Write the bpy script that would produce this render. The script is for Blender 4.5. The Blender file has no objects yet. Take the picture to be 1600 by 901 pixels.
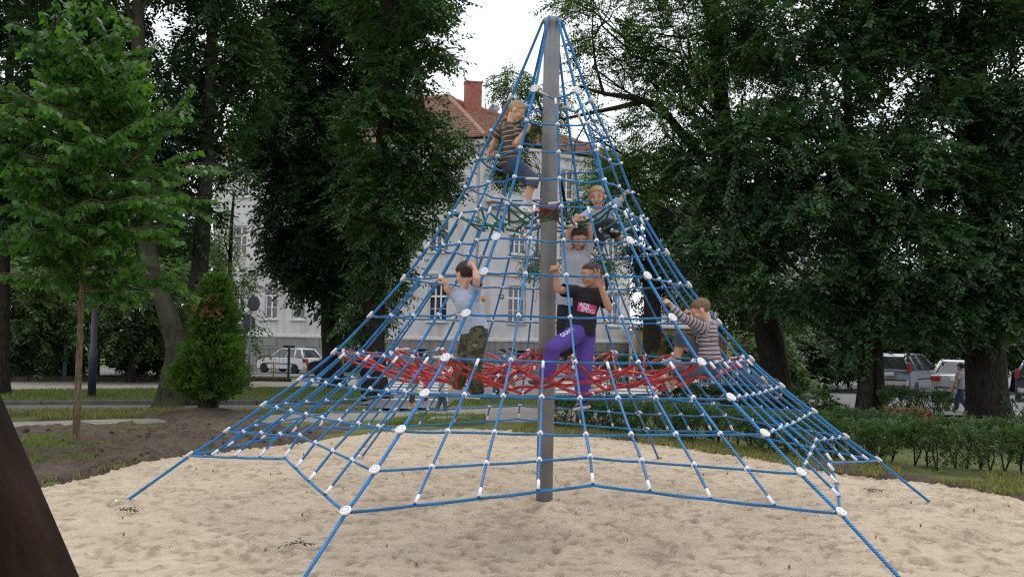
import bpy, math, random
import numpy as np
from mathutils import Vector, Matrix
PI = math.pi
scene = bpy.context.scene
col = scene.collection
rng = np.random.default_rng(7)
random.seed(7)

# ------------------------------------------------------------------ camera, sky, sun, exposure
F, CAM_H, PITCH, ROLL, CAM_X, CAM_Y = 1511.0, 1.76, 0.0492, 0.0185, -0.382, -10.305
cp, sp, cr, sr = math.cos(PITCH), math.sin(PITCH), math.cos(ROLL), math.sin(ROLL)
fwd = Vector((0, cp, sp)); up0 = Vector((0, -sp, cp)); right0 = Vector((1, 0, 0))
rgt = right0 * cr + up0 * sr
upv = up0 * cr - right0 * sr
cam_data = bpy.data.cameras.new('camera'); cam = bpy.data.objects.new('camera', cam_data); col.objects.link(cam)
M = Matrix((rgt, upv, -fwd)).transposed().to_4x4(); M.translation = Vector((CAM_X, CAM_Y, CAM_H))
cam.matrix_world = M
cam_data.sensor_width = 36.0; cam_data.lens = 36.0 * F / 1600.0
cam_data.clip_start = 0.05; cam_data.clip_end = 3000
scene.camera = cam

SUN_EL, SUN_AZ = math.radians(58), math.radians(24)          # azimuth clockwise from +Y: high, from beyond the net, a little to the right
world = bpy.data.worlds.new('World'); scene.world = world; world.use_nodes = True
wn = world.node_tree.nodes; wl = world.node_tree.links
bg = wn['Background']
sky = wn.new('ShaderNodeTexSky'); sky.sky_type = 'NISHITA'; sky.sun_disc = False
sky.sun_elevation = SUN_EL; sky.sun_rotation = SUN_AZ; sky.dust_density = 4.0
wmix = wn.new('ShaderNodeMix'); wmix.data_type = 'RGBA'; wmix.inputs[0].default_value = 0.86   # overcast: a white cloud deck over the sky
wmix.inputs[7].default_value = (10.0, 10.3, 10.9, 1)
wl.new(sky.outputs[0], wmix.inputs[6]); wl.new(wmix.outputs[2], bg.inputs[0])
bg.inputs[1].default_value = 0.14
sun_data = bpy.data.lights.new('sun', 'SUN'); sun_data.energy = 1.4; sun_data.angle = math.radians(13); sun_data.color = (1, .96, .9)
sun = bpy.data.objects.new('sun', sun_data); col.objects.link(sun)
sd = Vector((math.sin(SUN_AZ) * math.cos(SUN_EL), math.cos(SUN_AZ) * math.cos(SUN_EL), math.sin(SUN_EL)))
sun.rotation_euler = (-sd).to_track_quat('-Z', 'Y').to_euler(); sun.location = (0, 0, 30)
vs = scene.view_settings
vs.view_transform = 'Standard'; vs.look = 'None'; vs.gamma = 1; vs.exposure = 0.0; vs.use_curve_mapping = False
scene.render.engine = 'CYCLES'
scene.cycles.max_bounces = 5; scene.cycles.diffuse_bounces = 2; scene.cycles.glossy_bounces = 2
scene.cycles.transmission_bounces = 3; scene.cycles.transparent_max_bounces = 4
try:
    scene.cycles.filter_width = 1.25
    scene.cycles.use_denoising = False
except Exception: pass

# ------------------------------------------------------------------ measuring helpers
def gz(x, y):
    return -0.016 * np.clip(np.asarray(y, float) - 6.0, 0, 44.0)
def ray(px, py):
    u, v = px - 800.0, py - 450.5
    a, b = cr * u + sr * v, -sr * u + cr * v
    return Vector((0, cp, sp)) + right0 * (a / F) - up0 * (b / F)
def at(px, py, Y):                       # the point of the place at depth Y seen there in the photograph
    d = ray(px, py); t = (Y - CAM_Y) / d.y
    return Vector((CAM_X, CAM_Y, CAM_H)) + d * t
def on_ground(px, py):
    d = ray(px, py); t = 10.0
    for _ in range(30):
        t = (CAM_H - float(gz(0, CAM_Y + d.y * t))) / max(1e-4, -d.z)
    p = Vector((CAM_X, CAM_Y, CAM_H)) + d * t
    return p

# ------------------------------------------------------------------ object helpers
def tag(o, label=None, cat=None, group=None, kind=None):
    if label: o['label'] = label
    if cat: o['category'] = cat
    if group: o['group'] = group
    if kind: o['kind'] = kind
    return o
def empty(name, loc=(0, 0, 0), parent=None, rz=0.0):
    o = bpy.data.objects.new(name, None); col.objects.link(o)
    o.location = loc; o.rotation_euler = (0, 0, rz); o.empty_display_size = .2
    if parent is not None: o.parent = parent
    return o
def link(name, me, mat=None, parent=None, loc=None):
    o = bpy.data.objects.new(name, me); col.objects.link(o)
    if mat is not None and not me.materials: me.materials.append(mat)
    if parent is not None: o.parent = parent
    if loc is not None: o.location = loc
    return o
def copy_tree(o, parent=None):
    c = o.copy(); col.objects.link(c)
    if parent is not None: c.parent = parent
    for ch in list(o.children): copy_tree(ch, c)
    return c
def np_mesh(name, V, Fq, smooth=False, attr=None, uv=None, mats=None, fmat=None):
    """V (n,3); Fq (m,k) one face size only"""
    V = np.ascontiguousarray(V, np.float32); Fq = np.ascontiguousarray(Fq, np.int32)
    me = bpy.data.meshes.new(name)
    m, k = Fq.shape
    me.vertices.add(len(V)); me.vertices.foreach_set('co', V.ravel())
    me.loops.add(m * k); me.loops.foreach_set('vertex_index', Fq.ravel())
    me.polygons.add(m); me.polygons.foreach_set('loop_start', np.arange(0, m * k, k, dtype=np.int32))
    if smooth: me.polygons.foreach_set('use_smooth', np.ones(m, bool))
    if fmat is not None: me.polygons.foreach_set('material_index', np.ascontiguousarray(fmat, np.int32))
    if attr is not None:
        for an, av in attr.items():
            a = me.attributes.new(an, 'FLOAT', 'POINT'); a.data.foreach_set('value', np.ascontiguousarray(av, np.float32))
    if uv is not None:
        l = me.uv_layers.new(name='UVMap'); l.data.foreach_set('uv', np.ascontiguousarray(uv, np.float32).ravel())
    for mt in mats or []: me.materials.append(mt)
    me.update(calc_edges=True); me.validate()
    return me

class MB:
    """collects shapes, then links them as ONE mesh object"""
    def __init__(s): s.v = []; s.f = []; s.m = []; s.cur = 0; s.sm = []
    def add(s, vs_, fs_, smooth=False):
        o = len(s.v); s.v += [tuple(p) for p in vs_]
        for f in fs_: s.f.append([i + o for i in f]); s.m.append(s.cur); s.sm.append(smooth)
    def box(s, x0, x1, y0, y1, z0, z1, X=None):
        vs_ = [Vector((x, y, z)) for x in (x0, x1) for y in (y0, y1) for z in (z0, z1)]
        if X is not None: vs_ = [X @ p for p in vs_]
        s.add(vs_, [(0, 1, 3, 2), (4, 6, 7, 5), (0, 4, 5, 1), (2, 3, 7, 6), (0, 2, 6, 4), (1, 5, 7, 3)])
    def bbox(s, x0, x1, y0, y1, z0, z1, b=.02, X=None):       # bevelled box
        vs_, fs_ = [], []
        cx, cy, cz = (x0 + x1) / 2, (y0 + y1) / 2, (z0 + z1) / 2
        hx, hy, hz = (x1 - x0) / 2, (y1 - y0) / 2, (z1 - z0) / 2
        b = min(b, hx * .9, hy * .9, hz * .9)
        idx = {}
        for sx in (-1, 1):
            for sy in (-1, 1):
                for sz in (-1, 1):
                    for k in range(3):
                        p = [cx + sx * (hx - b), cy + sy * (hy - b), cz + sz * (hz - b)]
                        p[k] = (cx, cy, cz)[k] + (sx, sy, sz)[k] * (hx, hy, hz)[k]
                        idx[(sx, sy, sz, k)] = len(vs_); vs_.append(Vector(p) if X is None else X @ Vector(p))
        def q(a): fs_.append(a)
        I = idx
        for k in range(3):
            for sg in (-1, 1):
                o = [i for i in range(3) if i != k]
                f = []
                for a, c in ((-1, -1), (1, -1), (1, 1), (-1, 1)):
                    t = [0, 0, 0]; t[k] = sg; t[o[0]] = a; t[o[1]] = c
                    f.append(I[tuple(t) + (k,)])
                q(f)
        for k in range(3):                                     # edges along axis k
            o = [i for i in range(3) if i != k]
            for a in (-1, 1):
                for c in (-1, 1):
                    f = []
                    for e, ax in ((-1, o[0]), (1, o[0]), (1, o[1]), (-1, o[1])):
                        t = [0, 0, 0]; t[k] = e; t[o[0]] = a; t[o[1]] = c
                        f.append(I[tuple(t) + (ax,)])
                    q(f)
        for sx in (-1, 1):
            for sy in (-1, 1):
                for sz in (-1, 1): q([I[(sx, sy, sz, k)] for k in range(3)])
        s.add(vs_, fs_)
    def tube(s, P, R, n=8, caps=True, smooth=True):
        P = [Vector(p) for p in P]
        if not hasattr(R, '__len__'): R = [R] * len(P)
        vs_, fs_ = [], []; ref = None
        for i, p in enumerate(P):
            t = (P[min(i + 1, len(P) - 1)] - P[max(i - 1, 0)])
            t = t.normalized() if t.length > 1e-9 else Vector((0, 0, 1))
            if ref is None:
                ref = t.orthogonal().normalized()
            a = (ref - t * ref.dot(t))
            a = a.normalized() if a.length > 1e-6 else t.orthogonal().normalized()
            ref = a; b = t.cross(a)
            for k in range(n):
                w = 2 * PI * k / n
                vs_.append(p + (a * math.cos(w) + b * math.sin(w)) * R[i])
        for i in range(len(P) - 1):
            for k in range(n):
                fs_.append((i * n + k, i * n + (k + 1) % n, (i + 1) * n + (k + 1) % n, (i + 1) * n + k))
        if caps:
            fs_.append(tuple(range(n - 1, -1, -1))); fs_.append(tuple((len(P) - 1) * n + k for k in range(n)))
        s.add(vs_, fs_, smooth)
    def lathe(s, prof, n=16, X=None, smooth=True):             # prof: (r,z) list
        vs_, fs_ = [], []
        for r, z in prof:
            for k in range(n):
                w = 2 * PI * k / n; p = Vector((r * math.cos(w), r * math.sin(w), z))
                vs_.append(p if X is None else X @ p)
        for i in range(len(prof) - 1):
            for k in range(n): fs_.append((i * n + k, i * n + (k + 1) % n, (i + 1) * n + (k + 1) % n, (i + 1) * n + k))
        fs_.append(tuple(range(n - 1, -1, -1))); fs_.append(tuple((len(prof) - 1) * n + k for k in range(n)))
        s.add(vs_, fs_, smooth)
    def prism(s, poly, y0, y1, X=None):                        # poly in (x,z), extruded along y
        n = len(poly)
        vs_ = [Vector((x, y, z)) for y in (y0, y1) for x, z in poly]
        if X is not None: vs_ = [X @ p for p in vs_]
        s.add(vs_, [tuple(range(n)), tuple(range(2 * n - 1, n - 1, -1))] + [(i, i + n, (i + 1) % n + n, (i + 1) % n) for i in range(n)])
    def mesh(s, name, mats):
        me = bpy.data.meshes.new(name); me.from_pydata(s.v, [], s.f)
        for m_ in (mats if isinstance(mats, (list, tuple)) else [mats]): me.materials.append(m_)
        me.polygons.foreach_set('material_index', s.m); me.polygons.foreach_set('use_smooth', s.sm)
        me.update(); return me
    def build(s, name, mats, parent=None, loc=None):
        return link(name, s.mesh(name, mats), None, parent, loc)

def frame(z, x=None):                                          # rotation whose Z axis is z
    z = Vector(z).normalized()
    x = Vector(x) if x is not None else z.orthogonal()
    x = (x - z * x.dot(z)).normalized()
    return Matrix((x, z.cross(x), z)).transposed().to_4x4()
def place(p, R): m = R.copy(); m.translation = Vector(p); return m

# ------------------------------------------------------------------ materials
def base_mat(name):
    m = bpy.data.materials.new(name); m.use_nodes = True
    return m, m.node_tree.nodes, m.node_tree.links, m.node_tree.nodes['Principled BSDF']
def ramp(n, stops):
    r = n.new('ShaderNodeValToRGB'); e = r.color_ramp.elements
    while len(e) < len(stops): e.new(.5)
    for el, (p, c) in zip(e, stops): el.position = p; el.color = tuple(c) + (1,)
    return r
def mat(name, c, rough=.6, var=.18, scale=6.0, bump=0.0, bscale=60.0, metal=0.0, spec=.5, c2=None, detail=5):
    m, n, l, b = base_mat(name)
    tc = n.new('ShaderNodeTexCoord'); nz = n.new('ShaderNodeTexNoise')
    nz.inputs['Scale'].default_value = scale; nz.inputs['Detail'].default_value = detail
    l.new(tc.outputs['Object'], nz.inputs['Vector'])
    c2 = c2 or tuple(min(1, v * (1 + var)) for v in c); c1 = tuple(v * (1 - var) for v in c)
    r = ramp(n, [(.3, c1), (.7, c2)]); l.new(nz.outputs[0], r.inputs[0]); l.new(r.outputs[0], b.inputs['Base Color'])
    b.inputs['Roughness'].default_value = rough; b.inputs['Metallic'].default_value = metal
    b.inputs['Specular IOR Level'].default_value = spec
    if bump:
        n2 = n.new('ShaderNodeTexNoise'); n2.inputs['Scale'].default_value = bscale; n2.inputs['Detail'].default_value = 6
        l.new(tc.outputs['Object'], n2.inputs['Vector'])
        bp = n.new('ShaderNodeBump'); bp.inputs['Strength'].default_value = bump; bp.inputs['Distance'].default_value = .02
        l.new(n2.outputs[0], bp.inputs['Height']); l.new(bp.outputs[0], b.inputs['Normal'])
    return m
def leaf_mat(name, ca, cb, rough=.42, trans=.3):
    m, n, l, b = base_mat(name)
    a = n.new('ShaderNodeAttribute'); a.attribute_name = 'var'
    r = ramp(n, [(0., ca), (1., cb)]); l.new(a.outputs['Fac'], r.inputs[0]); l.new(r.outputs[0], b.inputs['Base Color'])
    b.inputs['Roughness'].default_value = rough + .06; b.inputs['Specular IOR Level'].default_value = .24
    t = n.new('ShaderNodeBsdfTranslucent'); g = n.new('ShaderNodeMix'); g.data_type = 'RGBA'; g.blend_type = 'MULTIPLY'; g.inputs[0].default_value = 1
    l.new(r.outputs[0], g.inputs[6]); g.inputs[7].default_value = (1.5, 1.7, .6, 1); l.new(g.outputs[2], t.inputs[0])
    mx = n.new('ShaderNodeMixShader'); mx.inputs[0].default_value = trans
    l.new(b.outputs[0], mx.inputs[1]); l.new(t.outputs[0], mx.inputs[2])
    l.new(mx.outputs[0], n['Material Output'].inputs[0])
    return m
def bark_mat(name, c, lichen=None, sc=5.0):
    m, n, l, b = base_mat(name)
    tc = n.new('ShaderNodeTexCoord'); mp = n.new('ShaderNodeMapping'); mp.inputs['Scale'].default_value = (1, 1, .22)
    l.new(tc.outputs['Object'], mp.inputs[0])
    nz = n.new('ShaderNodeTexNoise'); nz.inputs['Scale'].default_value = sc * 4; nz.inputs['Detail'].default_value = 7; l.new(mp.outputs[0], nz.inputs['Vector'])
    r = ramp(n, [(.32, tuple(v * .45 for v in c)), (.68, tuple(v * 1.5 for v in c))]); l.new(nz.outputs[0], r.inputs[0])
    out = r.outputs[0]
    if lichen:
        n3 = n.new('ShaderNodeTexNoise'); n3.inputs['Scale'].default_value = 2.2; n3.inputs['Detail'].default_value = 5; l.new(tc.outputs['Object'], n3.inputs['Vector'])
        rr = ramp(n, [(.45, (0, 0, 0)), (.62, (1, 1, 1))]); l.new(n3.outputs[0], rr.inputs[0])
        mx = n.new('ShaderNodeMix'); mx.data_type = 'RGBA'; l.new(rr.outputs[0], mx.inputs[0]); l.new(out, mx.inputs[6]); mx.inputs[7].default_value = tuple(lichen) + (1,); out = mx.outputs[2]
    l.new(out, b.inputs['Base Color']); b.inputs['Roughness'].default_value = .95; b.inputs['Specular IOR Level'].default_value = .08
    bp = n.new('ShaderNodeBump'); bp.inputs['Strength'].default_value = .8; bp.inputs['Distance'].default_value = .04
    l.new(nz.outputs[0], bp.inputs['Height']); l.new(bp.outputs[0], b.inputs['Normal'])
    return m
def rope_mat(name, c, strands=3, pitch=.075):
    m, n, l, b = base_mat(name)
    uv = n.new('ShaderNodeUVMap'); sx = n.new('ShaderNodeSeparateXYZ'); l.new(uv.outputs[0], sx.inputs[0])
    a = n.new('ShaderNodeMath'); a.operation = 'MULTIPLY_ADD'; l.new(sx.outputs[1], a.inputs[0]); a.inputs[1].default_value = strands / pitch
    k = n.new('ShaderNodeMath'); k.operation = 'MULTIPLY'; l.new(sx.outputs[0], k.inputs[0]); k.inputs[1].default_value = strands; l.new(k.outputs[0], a.inputs[2])
    fr = n.new('ShaderNodeMath'); fr.operation = 'PINGPONG'; l.new(a.outputs[0], fr.inputs[0]); fr.inputs[1].default_value = .5
    nz = n.new('ShaderNodeTexNoise'); nz.inputs['Scale'].default_value = 5; nz.inputs['Detail'].default_value = 7; tc = n.new('ShaderNodeTexCoord'); l.new(tc.outputs['Object'], nz.inputs['Vector'])
    r = ramp(n, [(.28, tuple(v * .62 + .012 for v in c)), (.72, tuple(min(1, v * 1.22 + .01) for v in c))]); l.new(nz.outputs[0], r.inputs[0]); l.new(r.outputs[0], b.inputs['Base Color'])
    b.inputs['Roughness'].default_value = .5
    bp = n.new('ShaderNodeBump'); bp.inputs['Strength'].default_value = 1.0; bp.inputs['Distance'].default_value = .03
    l.new(fr.outputs[0], bp.inputs['Height']); l.new(bp.outputs[0], b.inputs['Normal'])
    return m
def glass_mat(name, c=(.03, .035, .04)):
    m, n, l, b = base_mat(name)
    tc = n.new('ShaderNodeTexCoord'); nz = n.new('ShaderNodeTexNoise'); nz.inputs['Scale'].default_value = 1.3; l.new(tc.outputs['Object'], nz.inputs['Vector'])
    r = ramp(n, [(.35, tuple(v * .5 for v in c)), (.7, tuple(v * 2 for v in c))]); l.new(nz.outputs[0], r.inputs[0]); l.new(r.outputs[0], b.inputs['Base Color'])
    b.inputs['Roughness'].default_value = .06; b.inputs['Specular IOR Level'].default_value = .9
    return m
# smooth lattice noise for geometry
def vnoise(P, seed=0):
    P = np.asarray(P, float); i = np.floor(P).astype(np.int64); f = P - i; f = f * f * (3 - 2 * f)
    def h(ix, iy, iz):
        n_ = (ix * 374761393 + iy * 668265263 + iz * 2147483647 + seed * 1442695041) & 0xffffffff
        n_ = ((n_ ^ (n_ >> 13)) * 1274126177) & 0xffffffff
        return ((n_ ^ (n_ >> 16)) & 0xffff) / 65535.0
    r = 0
    for dx in (0, 1):
        for dy in (0, 1):
            for dz in (0, 1):
                w = (f[..., 0] if dx else 1 - f[..., 0]) * (f[..., 1] if dy else 1 - f[..., 1]) * (f[..., 2] if dz else 1 - f[..., 2])
                r = r + w * h(i[..., 0] + dx, i[..., 1] + dy, i[..., 2] + dz)
    return r
def fbm(x, y, sc, seed=0, oct=4):
    r = 0; a = .5
    for o in range(oct):
        r = r + a * (vnoise(np.stack([x * sc, y * sc, np.zeros_like(x) + .37 * o], -1), seed + o) - .5); sc *= 2.07; a *= .5
    return r
# ------------------------------------------------------------------ ground sheets
def inside(poly, X, Y):
    r = np.zeros(X.shape, bool); n = len(poly)
    for i in range(n):
        x0, y0 = poly[i]; x1, y1 = poly[(i + 1) % n]
        c = ((y0 > Y) != (y1 > Y))
        r ^= c & (X < (x1 - x0) * (Y - y0) / ((y1 - y0) if y1 != y0 else 1e-9) + x0)
    return r
def G(pts): return [tuple(on_ground(*p))[:2] for p in pts]
def patch(name, poly, m, dz, res=.25, edge=.1, esc=1.5, hfun=None, seed=0, kind='structure', smooth=True, parent=None, drop=0.0):
    xs = [p[0] for p in poly]; ys = [p[1] for p in poly]
    gx = np.arange(min(xs) - res, max(xs) + 2 * res, res); gy = np.arange(min(ys) - res, max(ys) + 2 * res, res)
    X, Y = np.meshgrid(gx, gy)
    jx, jy = 2 * edge * fbm(X, Y, esc, seed, 3), 2 * edge * fbm(X, Y, esc, seed + 50, 3)
    ok = inside(poly, X + jx, Y + jy)
    cell = ok[:-1, :-1] & ok[1:, :-1] & ok[:-1, 1:] & ok[1:, 1:]
    Z = gz(X, Y) + dz
    if hfun is not None: Z = Z + hfun(X, Y)
    if drop:                                                    # let the rim sink into the ground instead of ending as a ledge
        m_ = np.zeros(X.shape, bool); m_[:-1, :-1] |= cell; m_[1:, 1:] |= cell; m_[1:, :-1] |= cell; m_[:-1, 1:] |= cell
        dep = np.zeros(X.shape); e_ = m_.copy()
        for _ in range(5):
            e2 = e_.copy(); e2[1:] &= e_[:-1]; e2[:-1] &= e_[1:]; e2[:, 1:] &= e_[:, :-1]; e2[:, :-1] &= e_[:, 1:]; dep += e2; e_ = e2
        Z = Z - drop * (1 - dep / 5) ** 2
    w = X.shape[1]; idx = np.arange(X.size).reshape(X.shape)
    a = idx[:-1, :-1][cell]; b = idx[:-1, 1:][cell]; c = idx[1:, 1:][cell]; d = idx[1:, :-1][cell]
    Fq = np.stack([a, b, c, d], 1); u, inv = np.unique(Fq, return_inverse=True)
    V = np.stack([X.ravel(), Y.ravel(), Z.ravel()], 1)[u]
    o = link(name, np_mesh(name, V, inv.reshape(-1, 4), smooth), m, parent)
    tag(o, kind=kind)
    return o
def ground_mat(name, cols, scales, bump=.5, rough=.95, bs=25, bd=.03):
    m, n, l, b = base_mat(name)
    tc = n.new('ShaderNodeTexCoord'); out = None
    for i, (c, s) in enumerate(zip(cols, scales)):
        nz = n.new('ShaderNodeTexNoise'); nz.inputs['Scale'].default_value = s; nz.inputs['Detail'].default_value = 8; nz.inputs['Roughness'].default_value = .65
        l.new(tc.outputs['Object'], nz.inputs['Vector'])
        r = ramp(n, [(.36, c[0]), (.64, c[1])]); l.new(nz.outputs[0], r.inputs[0])
        if out is None: out = r.outputs[0]
        else:
            mx = n.new('ShaderNodeMix'); mx.data_type = 'RGBA'; mx.inputs[0].default_value = .5
            l.new(out, mx.inputs[6]); l.new(r.outputs[0], mx.inputs[7]); out = mx.outputs[2]
    l.new(out, b.inputs['Base Color']); b.inputs['Roughness'].default_value = rough; b.inputs['Specular IOR Level'].default_value = .2
    nb = n.new('ShaderNodeTexNoise'); nb.inputs['Scale'].default_value = bs; nb.inputs['Detail'].default_value = 8; nb.inputs['Roughness'].default_value = .7
    l.new(tc.outputs['Object'], nb.inputs['Vector'])
    bp = n.new('ShaderNodeBump'); bp.inputs['Strength'].default_value = bump; bp.inputs['Distance'].default_value = bd
    l.new(nb.outputs[0], bp.inputs['Height']); l.new(bp.outputs[0], b.inputs['Normal'])
    return m
M_lawn = ground_mat('lawn', [((.055, .09, .02), (.12, .15, .045)), ((.08, .10, .028), (.18, .165, .08))], [.5, 3.5], .8, bs=40)
M_sand = ground_mat('sand', [((.40, .325, .23), (.62, .515, .38)), ((.45, .365, .265), (.64, .535, .40))], [.9, 9], .9, bs=75, bd=.025)
def dent_shade(m):                                                    # shade of the dents, painted into the sand colour as a darker brown
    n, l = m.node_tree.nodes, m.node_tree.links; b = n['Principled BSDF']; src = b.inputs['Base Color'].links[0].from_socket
    a = n.new('ShaderNodeAttribute'); a.attribute_name = 'dent_shade'; k = n.new('ShaderNodeMath'); k.operation = 'MULTIPLY'; k.inputs[1].default_value = .55; l.new(a.outputs['Fac'], k.inputs[0])
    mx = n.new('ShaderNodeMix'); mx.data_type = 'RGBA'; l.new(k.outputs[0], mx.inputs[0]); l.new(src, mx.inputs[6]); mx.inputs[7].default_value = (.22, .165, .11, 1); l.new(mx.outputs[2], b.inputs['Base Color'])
dent_shade(M_sand)
M_soil = ground_mat('soil', [((.045, .033, .024), (.13, .10, .075)), ((.06, .045, .034), (.17, .135, .10))], [1.2, 8], 1.0, bs=14, bd=.06)
M_asph = ground_mat('asphalt', [((.13, .13, .135), (.20, .20, .205)), ((.13, .13, .13), (.22, .215, .21))], [.4, 12], .3, bs=90, bd=.01)
M_conc = ground_mat('concrete path', [((.20, .18, .15), (.31, .285, .25)), ((.16, .145, .115), (.34, .31, .265))], [.8, 6], .4, bs=40, bd=.01)
M_paint = mat('road paint', (.62, .62, .60), .6, .2, 5)

PIT = G([(-400, 800), (-150, 778), (0, 766), (63, 757), (110, 749), (160, 741), (203, 726), (250, 716), (294, 709), (350, 701), (420, 695), (500, 686), (570, 679), (640, 673), (720, 669),
         (800, 672), (870, 676), (950, 683), (1050, 697), (1150, 713), (1240, 727), (1330, 738), (1420, 746), (1500, 758), (1600, 780), (1800, 830)]) + [(11, -6), (11, -12.5), (-10, -12.5), (-10, -4)]
# the ground: one sheet to the horizon, sunk a little under the sand
def ground_sheet():
    gx = np.concatenate([[-900, -300, -120, -60], np.arange(-30, 30.01, .4), [60, 120, 300, 900]])
    gy = np.concatenate([[-300, -80, -30], np.arange(-14, 50.01, .4), [70, 120, 300, 1200]])
    X, Y = np.meshgrid(gx, gy); Z = gz(X, Y) + .05 * fbm(X, Y, .5, 3)
    Z = Z - np.where(inside(PIT, X, Y), .28, 0)
    idx = np.arange(X.size).reshape(X.shape)
    Fq = np.stack([idx[:-1, :-1], idx[:-1, 1:], idx[1:, 1:], idx[1:, :-1]], -1).reshape(-1, 4)
    o = link('ground', np_mesh('ground', np.stack([X.ravel(), Y.ravel(), Z.ravel()], 1), Fq, True), M_lawn); tag(o, kind='structure')
ground_sheet()

def build_sand():
    res = .028
    poly = PIT; gx = np.arange(-6.9, 8.6, res); gy = -9.9 + np.cumsum(np.linspace(.021, .056, 496))
    X, Y = np.meshgrid(gx, gy)
    SC = np.zeros(X.shape); Z = .11 * fbm(X, Y, .45, 11, 3) + .030 * fbm(X, Y, 1.9, 12, 3) + .018 * fbm(X, Y, 6.0, 13, 3) + .014 * fbm(X, Y, 17.0, 17, 3)
    r = np.random.default_rng(5)
    for k in range(24000):                                       # footprints and scuffs
        px_, py_ = r.uniform(-7, 8.5), -9.6 + 18.4 * r.random() ** 1.15
        an = r.uniform(0, PI); la = .03 + .09 * r.random() ** 2; wa = min(la, r.uniform(.022, .045)); h = r.uniform(.006, .018) + .030 * r.random() ** 4
        if r.random() < .25: la *= 1.6; h *= .7
        R = la * 2.4
        i0, i1 = np.searchsorted(gx, [px_ - R, px_ + R]); j0, j1 = np.searchsorted(gy, [py_ - R, py_ + R])
        if i1 - i0 < 2 or j1 - j0 < 2: continue
        dx, dy = X[j0:j1, i0:i1] - px_, Y[j0:j1, i0:i1] - py_
        q = np.sqrt(((dx * math.cos(an) + dy * math.sin(an)) / la) ** 2 + ((-dx * math.sin(an) + dy * math.cos(an)) / wa) ** 2)
        q = q + .6 * (vnoise(np.stack([dx * 30 + k, dy * 30, dx * 0], -1), k) - .5)
        SC[j0:j1, i0:i1] = np.maximum(SC[j0:j1, i0:i1], (k % 3 == 0) * np.exp(-(q ** 4) * .8))  # mask of the scuffs whose shade is painted into the colour
        Z[j0:j1, i0:i1] += (-h * np.exp(-(q ** 4) * 1.1) + .45 * h * np.exp(-((q - 1.35) ** 2) * 7)) if k % 5 else .7 * h * np.exp(-(q ** 4) * 2)
    d2 = np.sqrt(X ** 2 + Y ** 2)
    Z += .06 * np.exp(-((d2 - .16) / .13) ** 2) - .02 * np.exp(-((d2 - .45) / .2) ** 2)
    for ax, ay in ((-4.34, -.39), (4.34, .39), (2.1, 3.9), (-1.83, -3.96), (2.51, -3.57)):
        Z += .05 * np.exp(-(((X - ax) ** 2 + (Y - ay) ** 2) / .02))
    jx, jy = .3 * fbm(X, Y, 1.6, 31, 4), .3 * fbm(X, Y, 1.6, 32, 4)
    ok = inside(poly, X + jx, Y + jy)
    cell = ok[:-1, :-1] & ok[1:, 1:]
    idx = np.arange(X.size).reshape(X.shape)
    Fq = np.stack([idx[:-1, :-1][cell], idx[:-1, 1:][cell], idx[1:, 1:][cell], idx[1:, :-1][cell]], 1)
    u, inv = np.unique(Fq, return_inverse=True)
    V = np.stack([X.ravel(), Y.ravel(), (Z + gz(X, Y)).ravel()], 1)[u]
    o = link('sand', np_mesh('sand', V, inv.reshape(-1, 4), True, attr={'dent_shade': SC.ravel()[u]}), M_sand); tag(o, kind='structure')
build_sand()
def lump(a, s, sd_): return lambda X, Y: a * (fbm(X, Y, s, sd_, 4)) + a * .8 * np.abs(fbm(X, Y, s * 3.1, sd_ + 9, 3)) + a * .5 * np.abs(fbm(X, Y, s * 7.5, sd_ + 19, 3))
# dark dug-over soil round the pit, with a crumbling bank at the sand's edge
patch('soil', G([(-420, 720), (20, 676), (150, 672), (262, 668), (275, 655), (300, 650), (352, 652), (372, 664), (450, 672), (560, 668), (500, 689), (420, 698), (350, 705), (294, 713), (250, 721), (203, 731), (160, 746), (110, 754), (63, 762), (0, 771), (-150, 785), (-420, 806)]),
      M_soil, .06, .06, .4, 1.3, lump(.26, 1.7, 70), 71, drop=.30)
patch('soil', G([(1240, 724), (1330, 734), (1420, 741), (1500, 752), (1600, 772), (1800, 815), (1800, 845), (1600, 789), (1500, 765), (1420, 752), (1330, 744), (1240, 732)]), M_soil, .06, .07, .28, 1.6, lump(.22, 2.0, 75), 76, drop=.26)
patch('soil', G([(870, 664), (1000, 678), (1100, 694), (1240, 715), (1240, 727), (1100, 707), (1000, 690), (870, 678)]), M_soil, .02, .09, .25, 1.4, lump(.1, 2.0, 78), 79, drop=.15)
# paths and roads
patch('concrete_path', G([(-500, 676), (40, 671), (200, 668), (260, 660), (400, 661), (560, 657), (700, 657), (860, 660), (1000, 657), (1000, 640), (860, 636), (730, 637), (600, 643), (450, 649), (270, 654), (40, 660), (-500, 664)]), M_conc, .055, .12, .22, .9, None, 41, drop=.075)
patch('asphalt_path', G([(-600, 645), (100, 642), (400, 641), (560, 643), (580, 634), (400, 634), (100, 634), (-600, 637)]), M_asph, .05, .1, .06, .6, None, 42, drop=.04)
patch('pavement', G([(-700, 612), (0, 609), (200, 608), (390, 606), (560, 603), (560, 590), (480, 593), (390, 597), (0, 597), (-700, 600)]), M_conc, .06, .15, .06, .5, None, 43, drop=.05)
patch('road', G([(556, 642), (700, 641), (722, 629), (860, 621), (1040, 622), (1240, 636), (1380, 648), (1600, 656), (2600, 690), (2600, 600), (1600, 590), (1000, 586), (700, 585), (556, 584)]), M_asph, .05, .4, .05, .6, None, 44)
patch('parking_yard', G([(-900, 588), (300, 588), (460, 590), (554, 588), (554, 571), (300, 572), (-900, 576)]), M_asph, .045, .6, .02, .5, None, 45)
k0, k1 = on_ground(-600, 637), on_ground(556, 631)
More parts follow.
